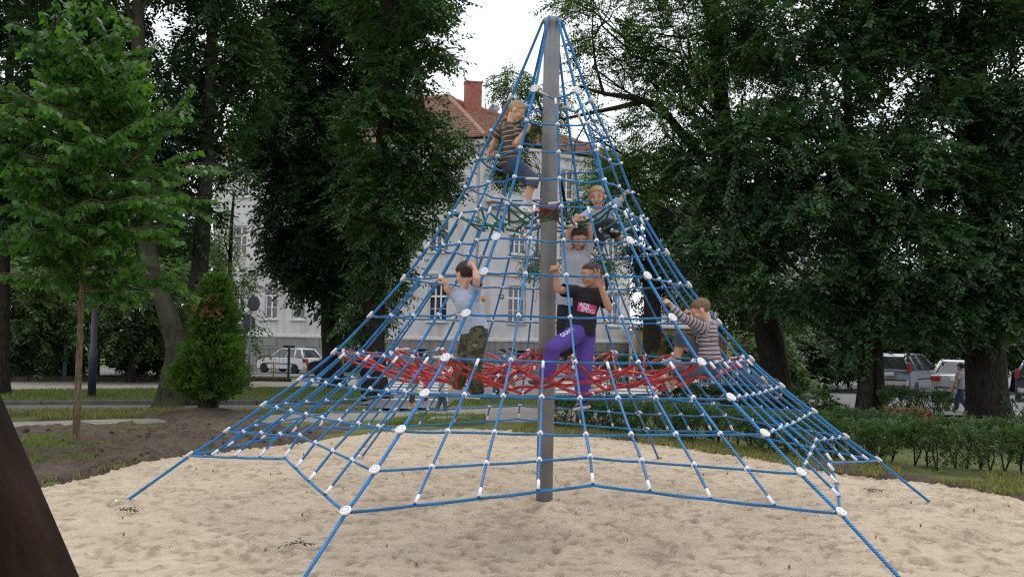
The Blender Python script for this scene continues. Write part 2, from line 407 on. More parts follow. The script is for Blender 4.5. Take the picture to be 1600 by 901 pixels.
for nm, a, b_ in (('kerb', (-600, 636), (552, 632)), ('kerb', (722, 627), (1040, 619))):
    p, q = on_ground(*a), on_ground(*b_); L = (q - p).length; ex = (q - p).normalized()
    mb = MB(); n_ = int(L / 1.0)
    X = Matrix(((ex.x, -ex.y, 0, p.x), (ex.y, ex.x, 0, p.y), (ex.z, 0, 1, p.z), (0, 0, 0, 1)))
    for i in range(n_): mb.bbox(i + .008, i + .992, -.07, .08, -.2, .13 + .008 * math.sin(i * 7), .015, X)
    o = mb.build('kerb', mat('kerb stone', (.10, .095, .09), .9, .3, 4, .4, 30)); tag(o, kind='structure')
# zebra crossing stripes
for (xa, xb) in ((584, 700), (868, 1046)):
    for yy, t in ((598.5, 1.4), (602.5, 1.6), (607.5, 1.8), (613, 2.0), (624, 2.6)):
        if xa > 800 and yy > 620: continue
        ext = 0 if xa < 800 else (yy - 603) * 1.2
        poly = G([(xa, yy), (xb + ext, yy + (xb - xa) * .017), (xb + ext, yy + t + (xb - xa) * .017), (xa, yy + t)])
        mb = MB(); mb.add([(x, y, float(gz(x, y)) + .0545) for x, y in poly], [(0, 1, 2, 3)])
        o = mb.build('road_marking', M_paint); tag(o, kind='structure')

# ------------------------------------------------------------------ apartment building on the corner across the road
M_wall = None
def plaster(name, c, stain):
    m, n, l, b = base_mat(name)
    tc = n.new('ShaderNodeTexCoord')
    n1 = n.new('ShaderNodeTexNoise'); n1.inputs['Scale'].default_value = .45; n1.inputs['Detail'].default_value = 9; n1.inputs['Roughness'].default_value = .65; l.new(tc.outputs['Object'], n1.inputs['Vector'])
    mp = n.new('ShaderNodeMapping'); mp.inputs['Scale'].default_value = (1.4, 1.4, .12); l.new(tc.outputs['Object'], mp.inputs[0])
    n2 = n.new('ShaderNodeTexNoise'); n2.inputs['Scale'].default_value = 1.4; n2.inputs['Detail'].default_value = 6; l.new(mp.outputs[0], n2.inputs['Vector'])
    r1 = ramp(n, [(.3, tuple(v * .8 for v in c)), (.7, tuple(v * 1.12 for v in c))]); l.new(n1.outputs[0], r1.inputs[0])
    r2 = ramp(n, [(.5, (0, 0, 0)), (.75, (.75, .75, .75))]); l.new(n2.outputs[0], r2.inputs[0])
    mx = n.new('ShaderNodeMix'); mx.data_type = 'RGBA'; l.new(r2.outputs[0], mx.inputs[0]); l.new(r1.outputs[0], mx.inputs[6]); mx.inputs[7].default_value = tuple(stain) + (1,)
    l.new(mx.outputs[2], b.inputs['Base Color']); b.inputs['Roughness'].default_value = .95
    bp = n.new('ShaderNodeBump'); bp.inputs['Strength'].default_value = .3; bp.inputs['Distance'].default_value = .03
    n3 = n.new('ShaderNodeTexNoise'); n3.inputs['Scale'].default_value = 14; n3.inputs['Detail'].default_value = 5; l.new(tc.outputs['Object'], n3.inputs['Vector'])
    l.new(n3.outputs[0], bp.inputs['Height']); l.new(bp.outputs[0], b.inputs['Normal'])
    return m
M_wall = plaster('grey plaster', (.62, .60, .59), (.38, .345, .29))
M_plinth = plaster('plinth stone', (.27, .26, .25), (.16, .15, .13))
M_white = mat('white window paint', (.78, .78, .76), .5, .06, 5)
M_glass = glass_mat('window glass')
M_sill = mat('sill stone', (.62, .60, .57), .8, .15, 6)
M_tile = mat('roof tile', (.31, .155, .115), .9, .35, 5.5, .5, 18, c2=(.47, .31, .245), detail=9)
M_brick = mat('chimney brick', (.30, .105, .075), .9, .25, 5, .4, 14)
M_metal = mat('dull metal', (.30, .31, .32), .5, .2, 6, metal=.6)
M_dark = mat('dark opening', (.02, .02, .022), .7)
bld = empty('apartment_building', (-2.36, 49.7, -.70)); tag(bld, 'grey plastered corner apartment house with red tiled hip roof, behind the climbing net', 'building')
def loc_frame(p0, p1):
    ex = Vector((p1[0] - p0[0], p1[1] - p0[1], 0)); L = ex.length; ex.normalize(); iy = Vector((-ex.y, ex.x, 0))
    return Matrix(((ex.x, iy.x, 0, p0[0]), (ex.y, iy.y, 0, p0[1]), (0, 0, 1, 0), (0, 0, 0, 1))), L
def child(o, parent):                                     # keep world placement under a parent that only has a location
    o.parent = parent; o.location = Vector(o.location) - Vector(parent.location); return o
def facade(X, L, z0, z1, holes, m, parent, depth=.28, name='wall'):
    xs = sorted({0, L} | {h[0] for h in holes} | {h[1] for h in holes}); zs = sorted({z0, z1} | {h[2] for h in holes} | {h[3] for h in holes})
    mb = MB()
    for i in range(len(xs) - 1):
        for j in range(len(zs) - 1):
            cx, cz = (xs[i] + xs[i + 1]) / 2, (zs[j] + zs[j + 1]) / 2
            if any(h[0] < cx < h[1] and h[2] < cz < h[3] for h in holes): continue
            mb.add([X @ Vector((x, 0, z)) for x, z in ((xs[i], zs[j]), (xs[i + 1], zs[j]), (xs[i + 1], zs[j + 1]), (xs[i], zs[j + 1]))], [(0, 1, 2, 3)])
    for a, b_, c, d in holes:
        for q in (((a, c), (a, d)), ((b_, d), (b_, c)), ((a, d), (b_, d)), ((b_, c), (a, c))):
            mb.add([X @ Vector((q[0][0], 0, q[0][1])), X @ Vector((q[1][0], 0, q[1][1])), X @ Vector((q[1][0], depth, q[1][1])), X @ Vector((q[0][0], depth, q[0][1]))], [(0, 1, 2, 3)])
    return child(mb.build(name, m), parent)
def window(X, a, b_, c, d, parent, cols=2, transom=.66, rows=None, sill=True, yo=.16):
    w = .09; mb = MB(); y0, y1 = yo, yo + .08
    mb.box(a, a + w, y0, y1, c, d, X); mb.box(b_ - w, b_, y0, y1, c, d, X); mb.box(a + w, b_ - w, y0, y1, c, c + w, X); mb.box(a + w, b_ - w, y0, y1, d - w, d, X)
    zt = c + (d - c) * transom; mb.box(a + w, b_ - w, y0 - .01, y1 - .004, zt - .06, zt + .06, X)
    iw = (b_ - a - 2 * w) / cols
    for i in range(1, cols):
        mb.box(a + w + i * iw - .05, a + w + i * iw + .05, y0 - .006, y1 - .003, c + w, zt - .06, X); mb.box(a + w + i * iw - .05, a + w + i * iw + .05, y0 - .006, y1 - .003, zt + .06, d - w, X)
    zm = c + (d - c) * .33
    for i in range(cols): mb.box(a + w + i * iw + .05, a + w + (i + 1) * iw - .05, y0 + .02, y1 - .02, zm - .02, zm + .02, X)
    wo = child(mb.build('window', M_white), parent)
    for i in range(cols):
        for za, zb in ((c + w, zm - .02), (zm + .02, zt - .06), (zt + .06, d - w)):
            p = MB(); p.box(a + w + i * iw + .052, a + w + (i + 1) * iw - .052, y0 + .03, y0 + .045, za + .004, zb - .004, X)
            o = p.build('pane', M_glass); o.parent = wo; o.location = -Vector(parent.location) - Vector(wo.location)
    if sill:
        p = MB(); p.bbox(a - .12, b_ + .12, -.14, .12, c - .12, c - .003, .02, X); o = p.build('sill', M_sill); o.parent = wo; o.location = -Vector(parent.location) - Vector(wo.location)
PA, PC, PB = (-21.2, 56.7), (-2.36, 49.7), (8.0, 58.1)
XA, LA = loc_frame(PA, PC); XB, LB = loc_frame(PC, PB)
def u_on(X, px, py=480):
    d = ray(px, py); o = Vector((CAM_X, CAM_Y, CAM_H)); Xi = X.inverted(); a = Xi @ o; b_ = (Xi @ (o + d)) - a
    return a.x - b_.x * a.y / b_.y
FL = [(2.62, 5.0), (7.02, 9.0), (11.0, 13.0)]
ZE, ZG = 14.1, -.75
hA, hB = [], []
for px, w in ((372, .5), (423, .5), (466, .5), (520, .5), (565, .5), (608, .62), (683, .66)):
    u = u_on(XA, px)
    for c, d in FL: hA.append((u - w, u + w, c, d))
for px, w in ((808, .72), (884, .6), (959, .56)):
    u = u_on(XB, px)
    for k, (c, d) in enumerate(FL):
        if k == 2 and px == 808: continue
        hB.append((u - w, u + w, c, d))
bA = [(u_on(XA, px) - .45, u_on(XA, px) + .45, .15, .85) for px in (455, 560, 660)]
bB = [(u_on(XB, px) - .4, u_on(XB, px) + .4, .15, .85) for px in (815, 900)]
facade(XA, LA, 1.5, ZE, hA, M_wall, bld); facade(XB, LB, 1.5, ZE, hB, M_wall, bld)
Xa = XA @ Matrix.Translation((0, -.10, 0)); Xb = XB @ Matrix.Translation((0, -.10, 0))
facade(Xa, LA, ZG, 1.5, bA, M_plinth, bld, .35, 'plinth'); facade(Xb, LB, ZG, 1.5, bB, M_plinth, bld, .35, 'plinth')
for X, hs in ((Xa, bA), (Xb, bB)):
    for a, b_, c, d in hs:
        p = MB(); p.box(a, b_, .3, .33, c, d, X); child(p.build('basement_window', M_dark), bld)
mb = MB()
for X, L in ((XA, LA), (XB, LB)):
    mb.bbox(-.05, L + .1, -.2, .02, 1.38, 1.62, .05, X); mb.bbox(-.02, L + .05, -.1, .02, 5.55, 5.75, .03, X); mb.bbox(-.1, L + .2, -.3, .02, ZE - .42, ZE - .1, .06, X)
child(mb.build('string_course', M_sill), bld)
mb = MB()                                                       # joints of the rusticated plinth blocks
for X, L in ((Xa, LA), (Xb, LB)):
    for r_ in range(3):
        z = ZG + .2 + r_ * .66; u = (r_ % 2) * .55
        while u < L - 1.0:
            if not any(h[0] - 1.0 < u < h[1] and h[2] - .6 < z < h[3] for h in (bA if X is Xa else bB)): mb.bbox(u + .015, u + 1.08, -.045, .0, z + .015, z + .64, .015, X)
            u += 1.1
tag(child(mb.build('plinth_block', M_plinth), bld), kind='stuff')
for X, hs in ((XA, hA), (XB, hB)):
    for h in hs: window(X, *h, bld, cols=3 if (h[1] - h[0]) > 1.25 else 2)
# side and back walls so that the house is closed
mb = MB(); back = 12.0
nA = Vector((XA[0][1], XA[1][1], 0)); nB = Vector((XB[0][1], XB[1][1], 0))
a_, c_, b_2 = Vector((*PA, 0)), Vector((*PC, 0)), Vector((*PB, 0))
bis = (nA + nB).normalized(); inn = c_ + bis * (back / bis.dot(nA))
for p, q in ((a_ + nA * back, a_), (b_2, b_2 + nB * back), (inn, a_ + nA * back), (b_2 + nB * back, inn)):
    mb.add([(p.x, p.y, ZG), (q.x, q.y, ZG), (q.x, q.y, ZE), (p.x, p.y, ZE)], [(0, 1, 2, 3)])
child(mb.build('rear_wall', M_wall), bld)
# oriel on the corner of the right-hand front
mb = MB(); u0 = .25; u1 = u_on(XB, 838); uc = u_on(XB, 790)
mb.bbox(u0, u1, -.75, -.003, 10.1, 10.35, .05, XB); mb.bbox(u0 + .3, u1 - .3, -.4, -.003, 9.75, 10.1, .1, XB)
orl = child(mb.build('oriel', M_sill), bld)
Xo = XB @ Matrix.Translation((u0 + .1, -.62, 0)); ho = [(uc - u0 - .75, uc - u0 + .55, 11.1, 13.0)]
f = facade(Xo, u1 - u0 - .2, 10.352, ZE - .45, ho, M_wall, bld, .3, 'oriel_wall'); window(Xo, *ho[0], bld, cols=3)
for u in (u0 + .1, u1 - .1):
    mb = MB(); mb.add([XB @ Vector((u, -.62, 10.352)), XB @ Vector((u, 0, 10.352)), XB @ Vector((u, 0, ZE - .45)), XB @ Vector((u, -.62, ZE - .45))], [(0, 1, 2, 3)]); child(mb.build('oriel_side', M_wall), bld)
# downpipe, house plate, round orange sign
mb = MB(); mb.tube([XA @ Vector((LA - .25, -.06, z)) for z in (1.7, 6, 10, ZE - .5)], .055, 8); child(mb.build('downpipe', M_metal), bld)
u = u_on(XB, 783, 466); mb = MB(); mb.bbox(u - .22, u + .22, -.03, -.003, 4.1, 4.36, .01, XB); plate = child(mb.build('street_plate', mat('plate grey', (.10, .11, .12), .4)), bld)
mb = MB(); mb.box(u - .17, u + .1, -.036, -.031, 4.2, 4.27, XB); o = mb.build('plate_text', M_white); o.parent = plate; o.location = -Vector(bld.location) - Vector(plate.location)
u = u_on(XA, 741, 468); mb = MB()
Xs = XB @ Matrix.Translation((u_on(XB, 755, 468), -.05, 4.05)) @ Matrix.Rotation(PI / 2, 4, 'X')
mb.lathe([(.0, -.02), (.15, -.02), (.15, .02), (0, .02)], 20, Xs); pl = child(mb.build('round_plate', mat('orange plate', (.55, .22, .03), .5)), bld)
# roof: rows of tiles in overlapping courses
def roof_plane(p0, p1, r1, r0, courses, parent):                 # eave p0-p1, ridge r0-r1
    p0, p1, r0, r1 = map(Vector, (p0, p1, r0, r1)); mb = MB()
    nrm = (p1 - p0).cross(r0 - p0).normalized()
    if nrm.z < 0: nrm = -nrm
    for i in range(courses):
        t0, t1 = i / courses, min(1, (i + 1.06) / courses)
        a, b_, c, d = p0.lerp(r0, t0), p1.lerp(r1, t0), p1.lerp(r1, t1), p0.lerp(r0, t1)
        n_ = 14
        for k in range(n_):
            s0, s1 = k / n_, (k + 1) / n_
            j = random.uniform(0, .025)
            mb.add([a.lerp(b_, s0) + nrm * (.10 + j), a.lerp(b_, s1) + nrm * (.10 + j), d.lerp(c, s1) + nrm * .01, d.lerp(c, s0) + nrm * .01,
                    a.lerp(b_, s0) - nrm * .02, a.lerp(b_, s1) - nrm * .02], [(0, 1, 2, 3), (4, 5, 1, 0)])
    return child(mb.build('roof', M_tile), parent)
ov = .55; ZR = 18.4; dep = 6.0
Hc = c_ + bis * (dep / bis.dot(nA)) + Vector((-1.6, .3, 0)); Hc.z = ZR
ce = c_ - bis * (ov / bis.dot(nA)); ce.z = ZE
ae = a_ - nA * ov + Vector((-.5, .2, 0)); ae.z = ZE; be = b_2 - nB * ov + Vector((.4, .3, 0)); be.z = ZE
ar = a_ + nA * dep; ar.z = ZR; br = Hc + Vector((.5, .6, -.15))
roof_plane(ae, ce, Hc, ar, 24, bld); roof_plane(ce, be, br, Hc, 24, bld)
ab = a_ + nA * (back + ov); ab.z = ZE; bb = b_2 + nB * (back + ov) ; bb.z = ZE; ie = Vector((inn.x, inn.y, ZE)) + bis * .5
roof_plane(ie, ab, ar, Hc, 8, bld); roof_plane(bb, ie, Hc, br, 8, bld); roof_plane(be, bb, br, br, 8, bld); roof_plane(ab, ae, ar, ar, 8, bld)
mb = MB()
for p, q in ((ce, Hc), (Hc, br), (Hc, ar), (be, br)):
    n_ = int((q - p).length / .38)
    for i in range(n_):
        s, e = p.lerp(q, i / n_) + Vector((0, 0, .09)), p.lerp(q, (i + 1.1) / n_) + Vector((0, 0, .07)); mb.tube([s, e], [.17, .13], 7)
tag(child(mb.build('ridge_tile', mat('ridge tile', (.40, .24, .17), .9, .3, 4)), bld), kind='stuff')
def chimney(px, Y, z0, z1, w, d_, parent):
    p = at(px, 300, Y); X = place((p.x, p.y, 0), Matrix.Rotation(math.radians(12), 4, 'Z')); mb = MB()
    mb.bbox(-w / 2, w / 2, -d_ / 2, d_ / 2, z0, z1, .02, X); o = child(mb.build('chimney', M_brick), parent)
    mb = MB(); mb.bbox(-w / 2 - .07, w / 2 + .07, -d_ / 2 - .07, d_ / 2 + .07, z1, z1 + .1, .02, X); c = mb.build('chimney_cap', mat('cap', (.34, .14, .10), .9)); c.parent = o; c.location = -Vector(parent.location) - Vector(o.location)
    mb = MB(); mb.bbox(-w / 2 - .05, w / 2 + .05, -d_ / 2 - .05, d_ / 2 + .05, z0 + .1, z0 + .75, .02, X); c = mb.build('flashing', mat('lead', (.5, .52, .55), .5)); c.parent = o; c.location = -Vector(parent.location) - Vector(o.location)
chimney(736, 55.2, 16.0, 18.95, 1.1, .8, bld); chimney(790, 58.0, 16.5, 18.3, .7, .6, bld)
def antenna(px, Y, z0, z1, parent):
    p = at(px, 300, Y); mb = MB(); mb.tube([(p.x, p.y, z0), (p.x, p.y, z1)], .025, 6)
    for k in range(7): mb.tube([(p.x - .02, p.y, z1 - .1 - .2 * k), (p.x + .3, p.y + .2, z1 - .1 - .2 * k)], .014, 5)
    child(mb.build('antenna', M_metal), parent)
antenna(722, 56, 17.0, 19.95, bld); antenna(756, 56.5, 16.5, 19.4, bld)
mb = MB(); mb.lathe([(.0, .16), (.2, .11), (.4, 0), (.41, .02), (.2, .14), (0, .19)], 16, place(at(772, 170, 56.0), frame((-.3, -1, .35)))); child(mb.build('satellite_dish', mat('dish', (.3, .31, .33), .5)), bld)

# ------------------------------------------------------------------ small yellow garage house and a grey house behind the trees on the right
g0 = at(1004, 540, 55.0); gar = empty('garage_house', (g0.x, 55, -.7)); tag(gar, 'low yellow outbuilding with brown garage doors and a white balustrade, right of the grey house', 'building')
M_yel = plaster('yellow plaster', (.50, .36, .16), (.34, .26, .14)); M_door = mat('brown garage door', (.17, .065, .04), .7, .2, 5)
Xg = Matrix.Translation((g0.x, 55, 0))
dh = [(at(px0, 540, 55).x - g0.x, at(px1, 540, 55).x - g0.x, -.68, 2.15) for px0, px1 in ((1012, 1040), (1060, 1088), (1108, 1136))]
facade(Xg, 9, -.75, 2.45, dh, M_yel, gar, .2)
for a, b_, c, d in dh:
    mb = MB()
    for k in range(6): mb.bbox(a + (b_ - a) * k / 6 + .008, a + (b_ - a) * (k + 1) / 6 - .008, .12, .17, c, d, .01, Xg)
    child(mb.build('garage_door', M_door), gar)
mb = MB(); mb.box(0.002, 9, .202, 6, -.75, 2.449, Xg); child(mb.build('rear_wall', M_yel), gar)
mb = MB(); mb.bbox(-.3, 9.3, -.5, 6.2, 2.452, 2.68, .04, Xg); child(mb.build('roof_slab', M_sill), gar)
mb = MB(); mb.bbox(-.2, 9.2, -.4, -.32, 3.2, 3.27, .01, Xg)
for k in range(40): mb.box(-.18 + k * .235, -.12 + k * .235, -.385, -.335, 2.682, 3.199, Xg)
child(mb.build('balustrade', M_white), gar)
g1 = at(1040, 500, 66); hs2 = empty('grey_house', (g1.x, 66, -.7)); tag(hs2, 'pale grey house glimpsed through the foliage right of the corner house', 'building')
Xh = Matrix.Translation((g1.x, 66, 0)); hw = [(x, x + 1.2, z, z + 1.9) for x in (1.0, 4.0, 7.0, 10.0, 13.0) for z in (4.2, 8.0)]
facade(Xh, 16, -.75, 11, hw, plaster('pale plaster', (.48, .44, .38), (.3, .27, .22)), hs2, .2)
for h in hw: window(Xh, *h, hs2, cols=2)
mb = MB(); mb.box(0.002, 16, .3, 9, -.75, 10.99, Xh); child(mb.build('rear_wall', M_wall), hs2)
mb = MB(); mb.prism([(-.5, 11.002), (16.5, 11.002), (13, 14), (3, 14)], -.5, 9.5, Xh); child(mb.build('roof', M_tile), hs2)
# ------------------------------------------------------------------ foliage
def nrm_(a): return a / np.maximum(1e-9, np.linalg.norm(a, axis=-1, keepdims=True))
def make_sprays(P, D, r, slen, nleaf, leaf, lw=.55, droop=.35, roll=.5, tipdown=.25):
    """P, D (n,3): spray origins and directions -> leaf quads along both sides of each spray"""
    n = len(P); up = np.array([0, 0, 1.0])
    side = nrm_(np.cross(D, up) + 1e-4); nn = nrm_(np.cross(side, D))
    an = r.normal(0, roll, (n, 1)); side = side * np.cos(an) + nn * np.sin(an)
    L = slen * r.uniform(.65, 1.3, (n, 1, 1))
    s = (np.arange(nleaf) + .7) / nleaf; s = s[None, :, None] + r.uniform(-.02, .02, (n, nleaf, 1))
    p = P[:, None] + D[:, None] * L * s - up * (droop * L * s ** 2)
    sg = np.where(np.arange(nleaf) % 2 == 0, 1, -1)[None, :, None]
    ld = nrm_(D[:, None] * r.uniform(.3, .9, (n, nleaf, 1)) + side[:, None] * sg * r.uniform(.6, 1.1, (n, nleaf, 1)) + r.normal(0, .13, (n, nleaf, 3)) - up * tipdown)
    wd = nrm_(np.cross(ld, np.cross(side, D)[:, None] + r.normal(0, .2, (n, nleaf, 3))))
    ll = leaf * r.uniform(.7, 1.25, (n, nleaf, 1)); 
    a = p; b = p + ld * ll * .45 + wd * ll * lw * .5; c = p + ld * ll - up * ll * .12; d = p + ld * ll * .45 - wd * ll * lw * .5
    V = np.stack([a, b, c, d], 2).reshape(-1, 3)
    v = np.clip(r.normal(.45, .17, (n, 1, 1)) + r.normal(0, .12, (n, nleaf, 1)), 0, 1)
    var = np.repeat(np.broadcast_to(v, (n, nleaf, 1)).reshape(-1), 4)
    return V, var
def leaf_obj(name, parts, m, parent):
    V = np.concatenate([p[0] for p in parts]); var = np.concatenate([p[1] for p in parts])
    Fq = np.arange(len(V)).reshape(-1, 4)
    return link(name, np_mesh(name, V, Fq, attr={'var': var}), m, parent)
DMUL, LMUL = 2.05, 1.31
def blob_sprays(blobs, r, dens, slen, nleaf, leaf, lw=.55, droop=.16, gap=.42, gsc=.9, seed=0, bias=.45, tipdown=.25, outz=.18, roll=.28):
    out = []; leaf *= LMUL; gap -= .05
    for (cx, cy, cz, rx, ry, rz, dn) in blobs:
        area = 4 * PI * ((((rx * ry) ** 1.6 + (rx * rz) ** 1.6 + (ry * rz) ** 1.6) / 3) ** (1 / 1.6))
        n = int(area * dens * dn * DMUL)
        u = nrm_(r.normal(0, 1, (n, 3))); rho = 1 - bias * r.random((n, 1)) ** 1.3
        wob = 1 + .5 * (vnoise(u * 2.3 + cx, seed + 3)[:, None] - .5)
        P = np.array([cx, cy, cz]) + u * rho * wob * np.array([rx, ry, rz])
        an_ = np.array([.75, .75, 1.9]); k = vnoise(P * gsc * an_, seed) * .65 + vnoise(P * gsc * 2.4 * an_, seed + 1) * .35
        keep = (k > gap) & (P[:, 2] > .3)
        P, u2 = P[keep], u[keep]
        D = nrm_(u2 * np.array([1, 1, outz]) + r.normal(0, .38, u2.shape) + np.array([0, 0, -.08]))
        P = P - D * slen * .5
        out.append(make_sprays(P, D, r, slen, nleaf, leaf, lw, droop, roll, tipdown))
    return out
def limb_curve(p, q, r, sag=.0, n=6, wob=.06):
    p, q = Vector(p), Vector(q); L = (q - p).length; pts = []
    for i in range(n):
        t = i / (n - 1); c = p.lerp(q, t); k = math.sin(PI * t)
        c += Vector((r.normal(0, wob) * L * k, r.normal(0, wob) * L * k, r.normal(0, wob * .6) * L * k + sag * L * k)); pts.append(c)
    return pts
def trunk_at(tp, z):
    for i in range(len(tp) - 1):
        if tp[i][2] <= z <= tp[i + 1][2]:
            t = (z - tp[i][2]) / max(1e-6, tp[i + 1][2] - tp[i][2]); return Vector(tp[i][:3]).lerp(Vector(tp[i + 1][:3]), t), tp[i][3] * (1 - t) + tp[i + 1][3] * t
    return Vector(tp[-1][:3]), tp[-1][3]
def blob_tree(name, label, trunk, blobs, lm, bm, seed, dens=9, slen=.9, nleaf=14, leaf=.15, group=None, cat='tree', limbs=True, extra_limbs=(), **kw):
    """trunk: (x,y,z,r) list in world space; blobs: ellipsoids of foliage in world space"""
    r = np.random.default_rng(seed); b0 = trunk[0]
    root = empty(name, (b0[0], b0[1], float(gz(b0[0], b0[1])))); tag(root, label, cat, group)
    inv = -Vector(root.location)
    mb = MB()
    pts, rad = [], []
    for i in range(len(trunk) - 1):                             # smooth the trunk line
        for k in range(4):
            t = k / 4; p = [Vector(trunk[min(max(i + j, 0), len(trunk) - 1)][:3]) for j in (-1, 0, 1, 2)]
            c = .5 * (2 * p[1] + (p[2] - p[0]) * t + (2 * p[0] - 5 * p[1] + 4 * p[2] - p[3]) * t * t + (3 * p[1] - p[0] - 3 * p[2] + p[3]) * t ** 3)
            pts.append(c); rad.append((trunk[i][3] * (1 - t) + trunk[i + 1][3] * t) * (1 + .05 * math.sin(3.1 * i + 1.7 * k + seed)))
    pts.append(Vector(trunk[-1][:3])); rad.append(trunk[-1][3])
    rad[0] *= 1.35; rad[1] *= 1.1
    pts.insert(0, pts[0] - Vector((0, 0, .4))); rad.insert(0, rad[0] * 1.15)
    mb.tube([p + inv for p in pts], rad, 12)
    mb.build('trunk', bm, root)
    lb = MB()
    if limbs:
        for bi, (cx, cy, cz, rx, ry, rz, dn) in enumerate(blobs):
            z0 = min(max(cz - rz * .9 - .4 * math.hypot(cx - b0[0], cy - b0[1]), trunk[1][2]), trunk[-1][2])
            p, rr = trunk_at(trunk, z0); c = Vector((cx, cy, cz))
            lp = limb_curve(p, c, r, .05); r0 = min(rr * .45, .03 + .022 * max(rx, rz)); lb.tube([q + inv for q in lp], list(np.linspace(r0, r0 * .45, len(lp))), 7, False)
            for k in range(7):
                u = r.normal(0, 1, 3); u /= np.linalg.norm(u); e = c + Vector((u[0] * rx, u[1] * ry, u[2] * rz)) * .85
                s = lp[r.integers(2, len(lp))]; bp = limb_curve(s, e, r, .03, 5, .08); lb.tube([q + inv for q in bp], list(np.linspace(r0 * .38, .012, 5)), 5, False)
    for lp, r0, r1 in extra_limbs:
        lb.tube([Vector(q) + inv for q in lp], list(np.linspace(r0, r1, len(lp))), 7, False)
    if lb.v: tag(lb.build('limb', bm, root), kind='stuff')
    parts = blob_sprays([(b[0] + inv.x, b[1] + inv.y, b[2] + inv.z) + tuple(b[3:]) for b in blobs], r, dens, slen, nleaf, leaf, seed=seed, **kw)
    leaf_obj('crown', parts, lm, root)
    return root
def B(px, py, Y, rpx, rpy, dn=1.0, ry=None):
    """an ellipsoid of foliage: photo centre and radii in photo pixels at depth Y"""
    c = at(px, py, Y); k = (Y - CAM_Y) / F
    return (c.x, c.y, c.z, rpx * k, ry if ry else max(rpx, rpy * .7) * k, rpy * k, dn)
def T(pts):
    """trunk from (px,py,Y,diameter in px)"""
    o = []
    for px, py, Y, w in pts:
        p = at(px, py, Y); o.append((p.x, p.y, p.z, w * .5 * (Y - CAM_Y) / F))
    return o
ML_lime = leaf_mat('lime leaf', (.018, .048, .014), (.074, .145, .046), .42, .25)
ML_dark = leaf_mat('dark leaf', (.010, .030, .010), (.044, .096, .032), .42, .22)
ML_elm = leaf_mat('elm leaf', (.020, .050, .022), (.085, .155, .066), .40, .25)
ML_rob = leaf_mat('robinia leaf', (.030, .072, .014), (.11, .20, .042), .45, .35)
ML_sap = leaf_mat('young lime leaf', (.020, .064, .011), (.082, .19, .030), .42, .36)
ML_thu = leaf_mat('thuja leaf', (.022, .060, .010), (.10, .19, .03), .55, .25)
ML_hed = leaf_mat('hedge leaf', (.020, .048, .016), (.085, .14, .045), .42, .2)
ML_bush = leaf_mat('bush leaf', (.03, .062, .018), (.13, .20, .07), .5, .3)
MB_dark = bark_mat('dark bark', (.032, .027, .022)); MB_lich = bark_mat('lichened bark', (.042, .038, .028), (.060, .066, .038)); MB_sap = bark_mat('sapling bark', (.14, .105, .065), None, 9)

def two_limes():
    blob_tree('lime_tree', 'tall dark lime tree left of the net, its low skirt hanging over the white hatchback',
        T([(521, 606, 25.9, 34), (515, 480, 25.9, 27), (508, 300, 25.9, 24), (512, 100, 25.9, 20), (520, -160, 25.9, 10)]),
        [B(492, 405, 25.5, 82, 68, 1.2), B(458, 330, 25, 62, 85, 1.1), B(555, 470, 25, 62, 62, 1.0), B(470, 220, 25.5, 105, 90), B(540, 330, 24.5, 95, 110, 1.1), B(520, 90, 26, 130, 110), B(590, -10, 26, 120, 80), B(420, 30, 26.5, 80, 100), B(500, -130, 26, 150, 110, .7)],
        ML_dark, MB_dark, 21, dens=8.5, slen=.95, nleaf=14, leaf=.155, gap=.40, gsc=.7)
    blob_tree('lime_tree', 'green lime tree with a thick trunk between the tall dark lime and the net',
        T([(588, 629, 18.4, 46), (583, 540, 18.4, 36), (590, 400, 18.4, 28), (600, 200, 18.4, 22), (606, 0, 18.4, 14), (610, -150, 18.4, 6)]),
        [B(660, 235, 18.6, 74, 70, 1.1), B(605, 330, 18.2, 86, 72, 1.1), B(600, 430, 18.4, 52, 62), B(690, 300, 18.9, 42, 36), B(590, 210, 18.2, 75, 80), B(640, 100, 18.6, 72, 72), B(668, 70, 18.8, 52, 42, .6), B(610, 0, 18.4, 105, 70), B(566, 505, 18.6, 40, 45, .8), B(620, -130, 18.4, 110, 90, .7)],
        ML_lime, MB_dark, 22, dens=10, slen=.75, nleaf=14, leaf=.115, gap=.42, gsc=.9)
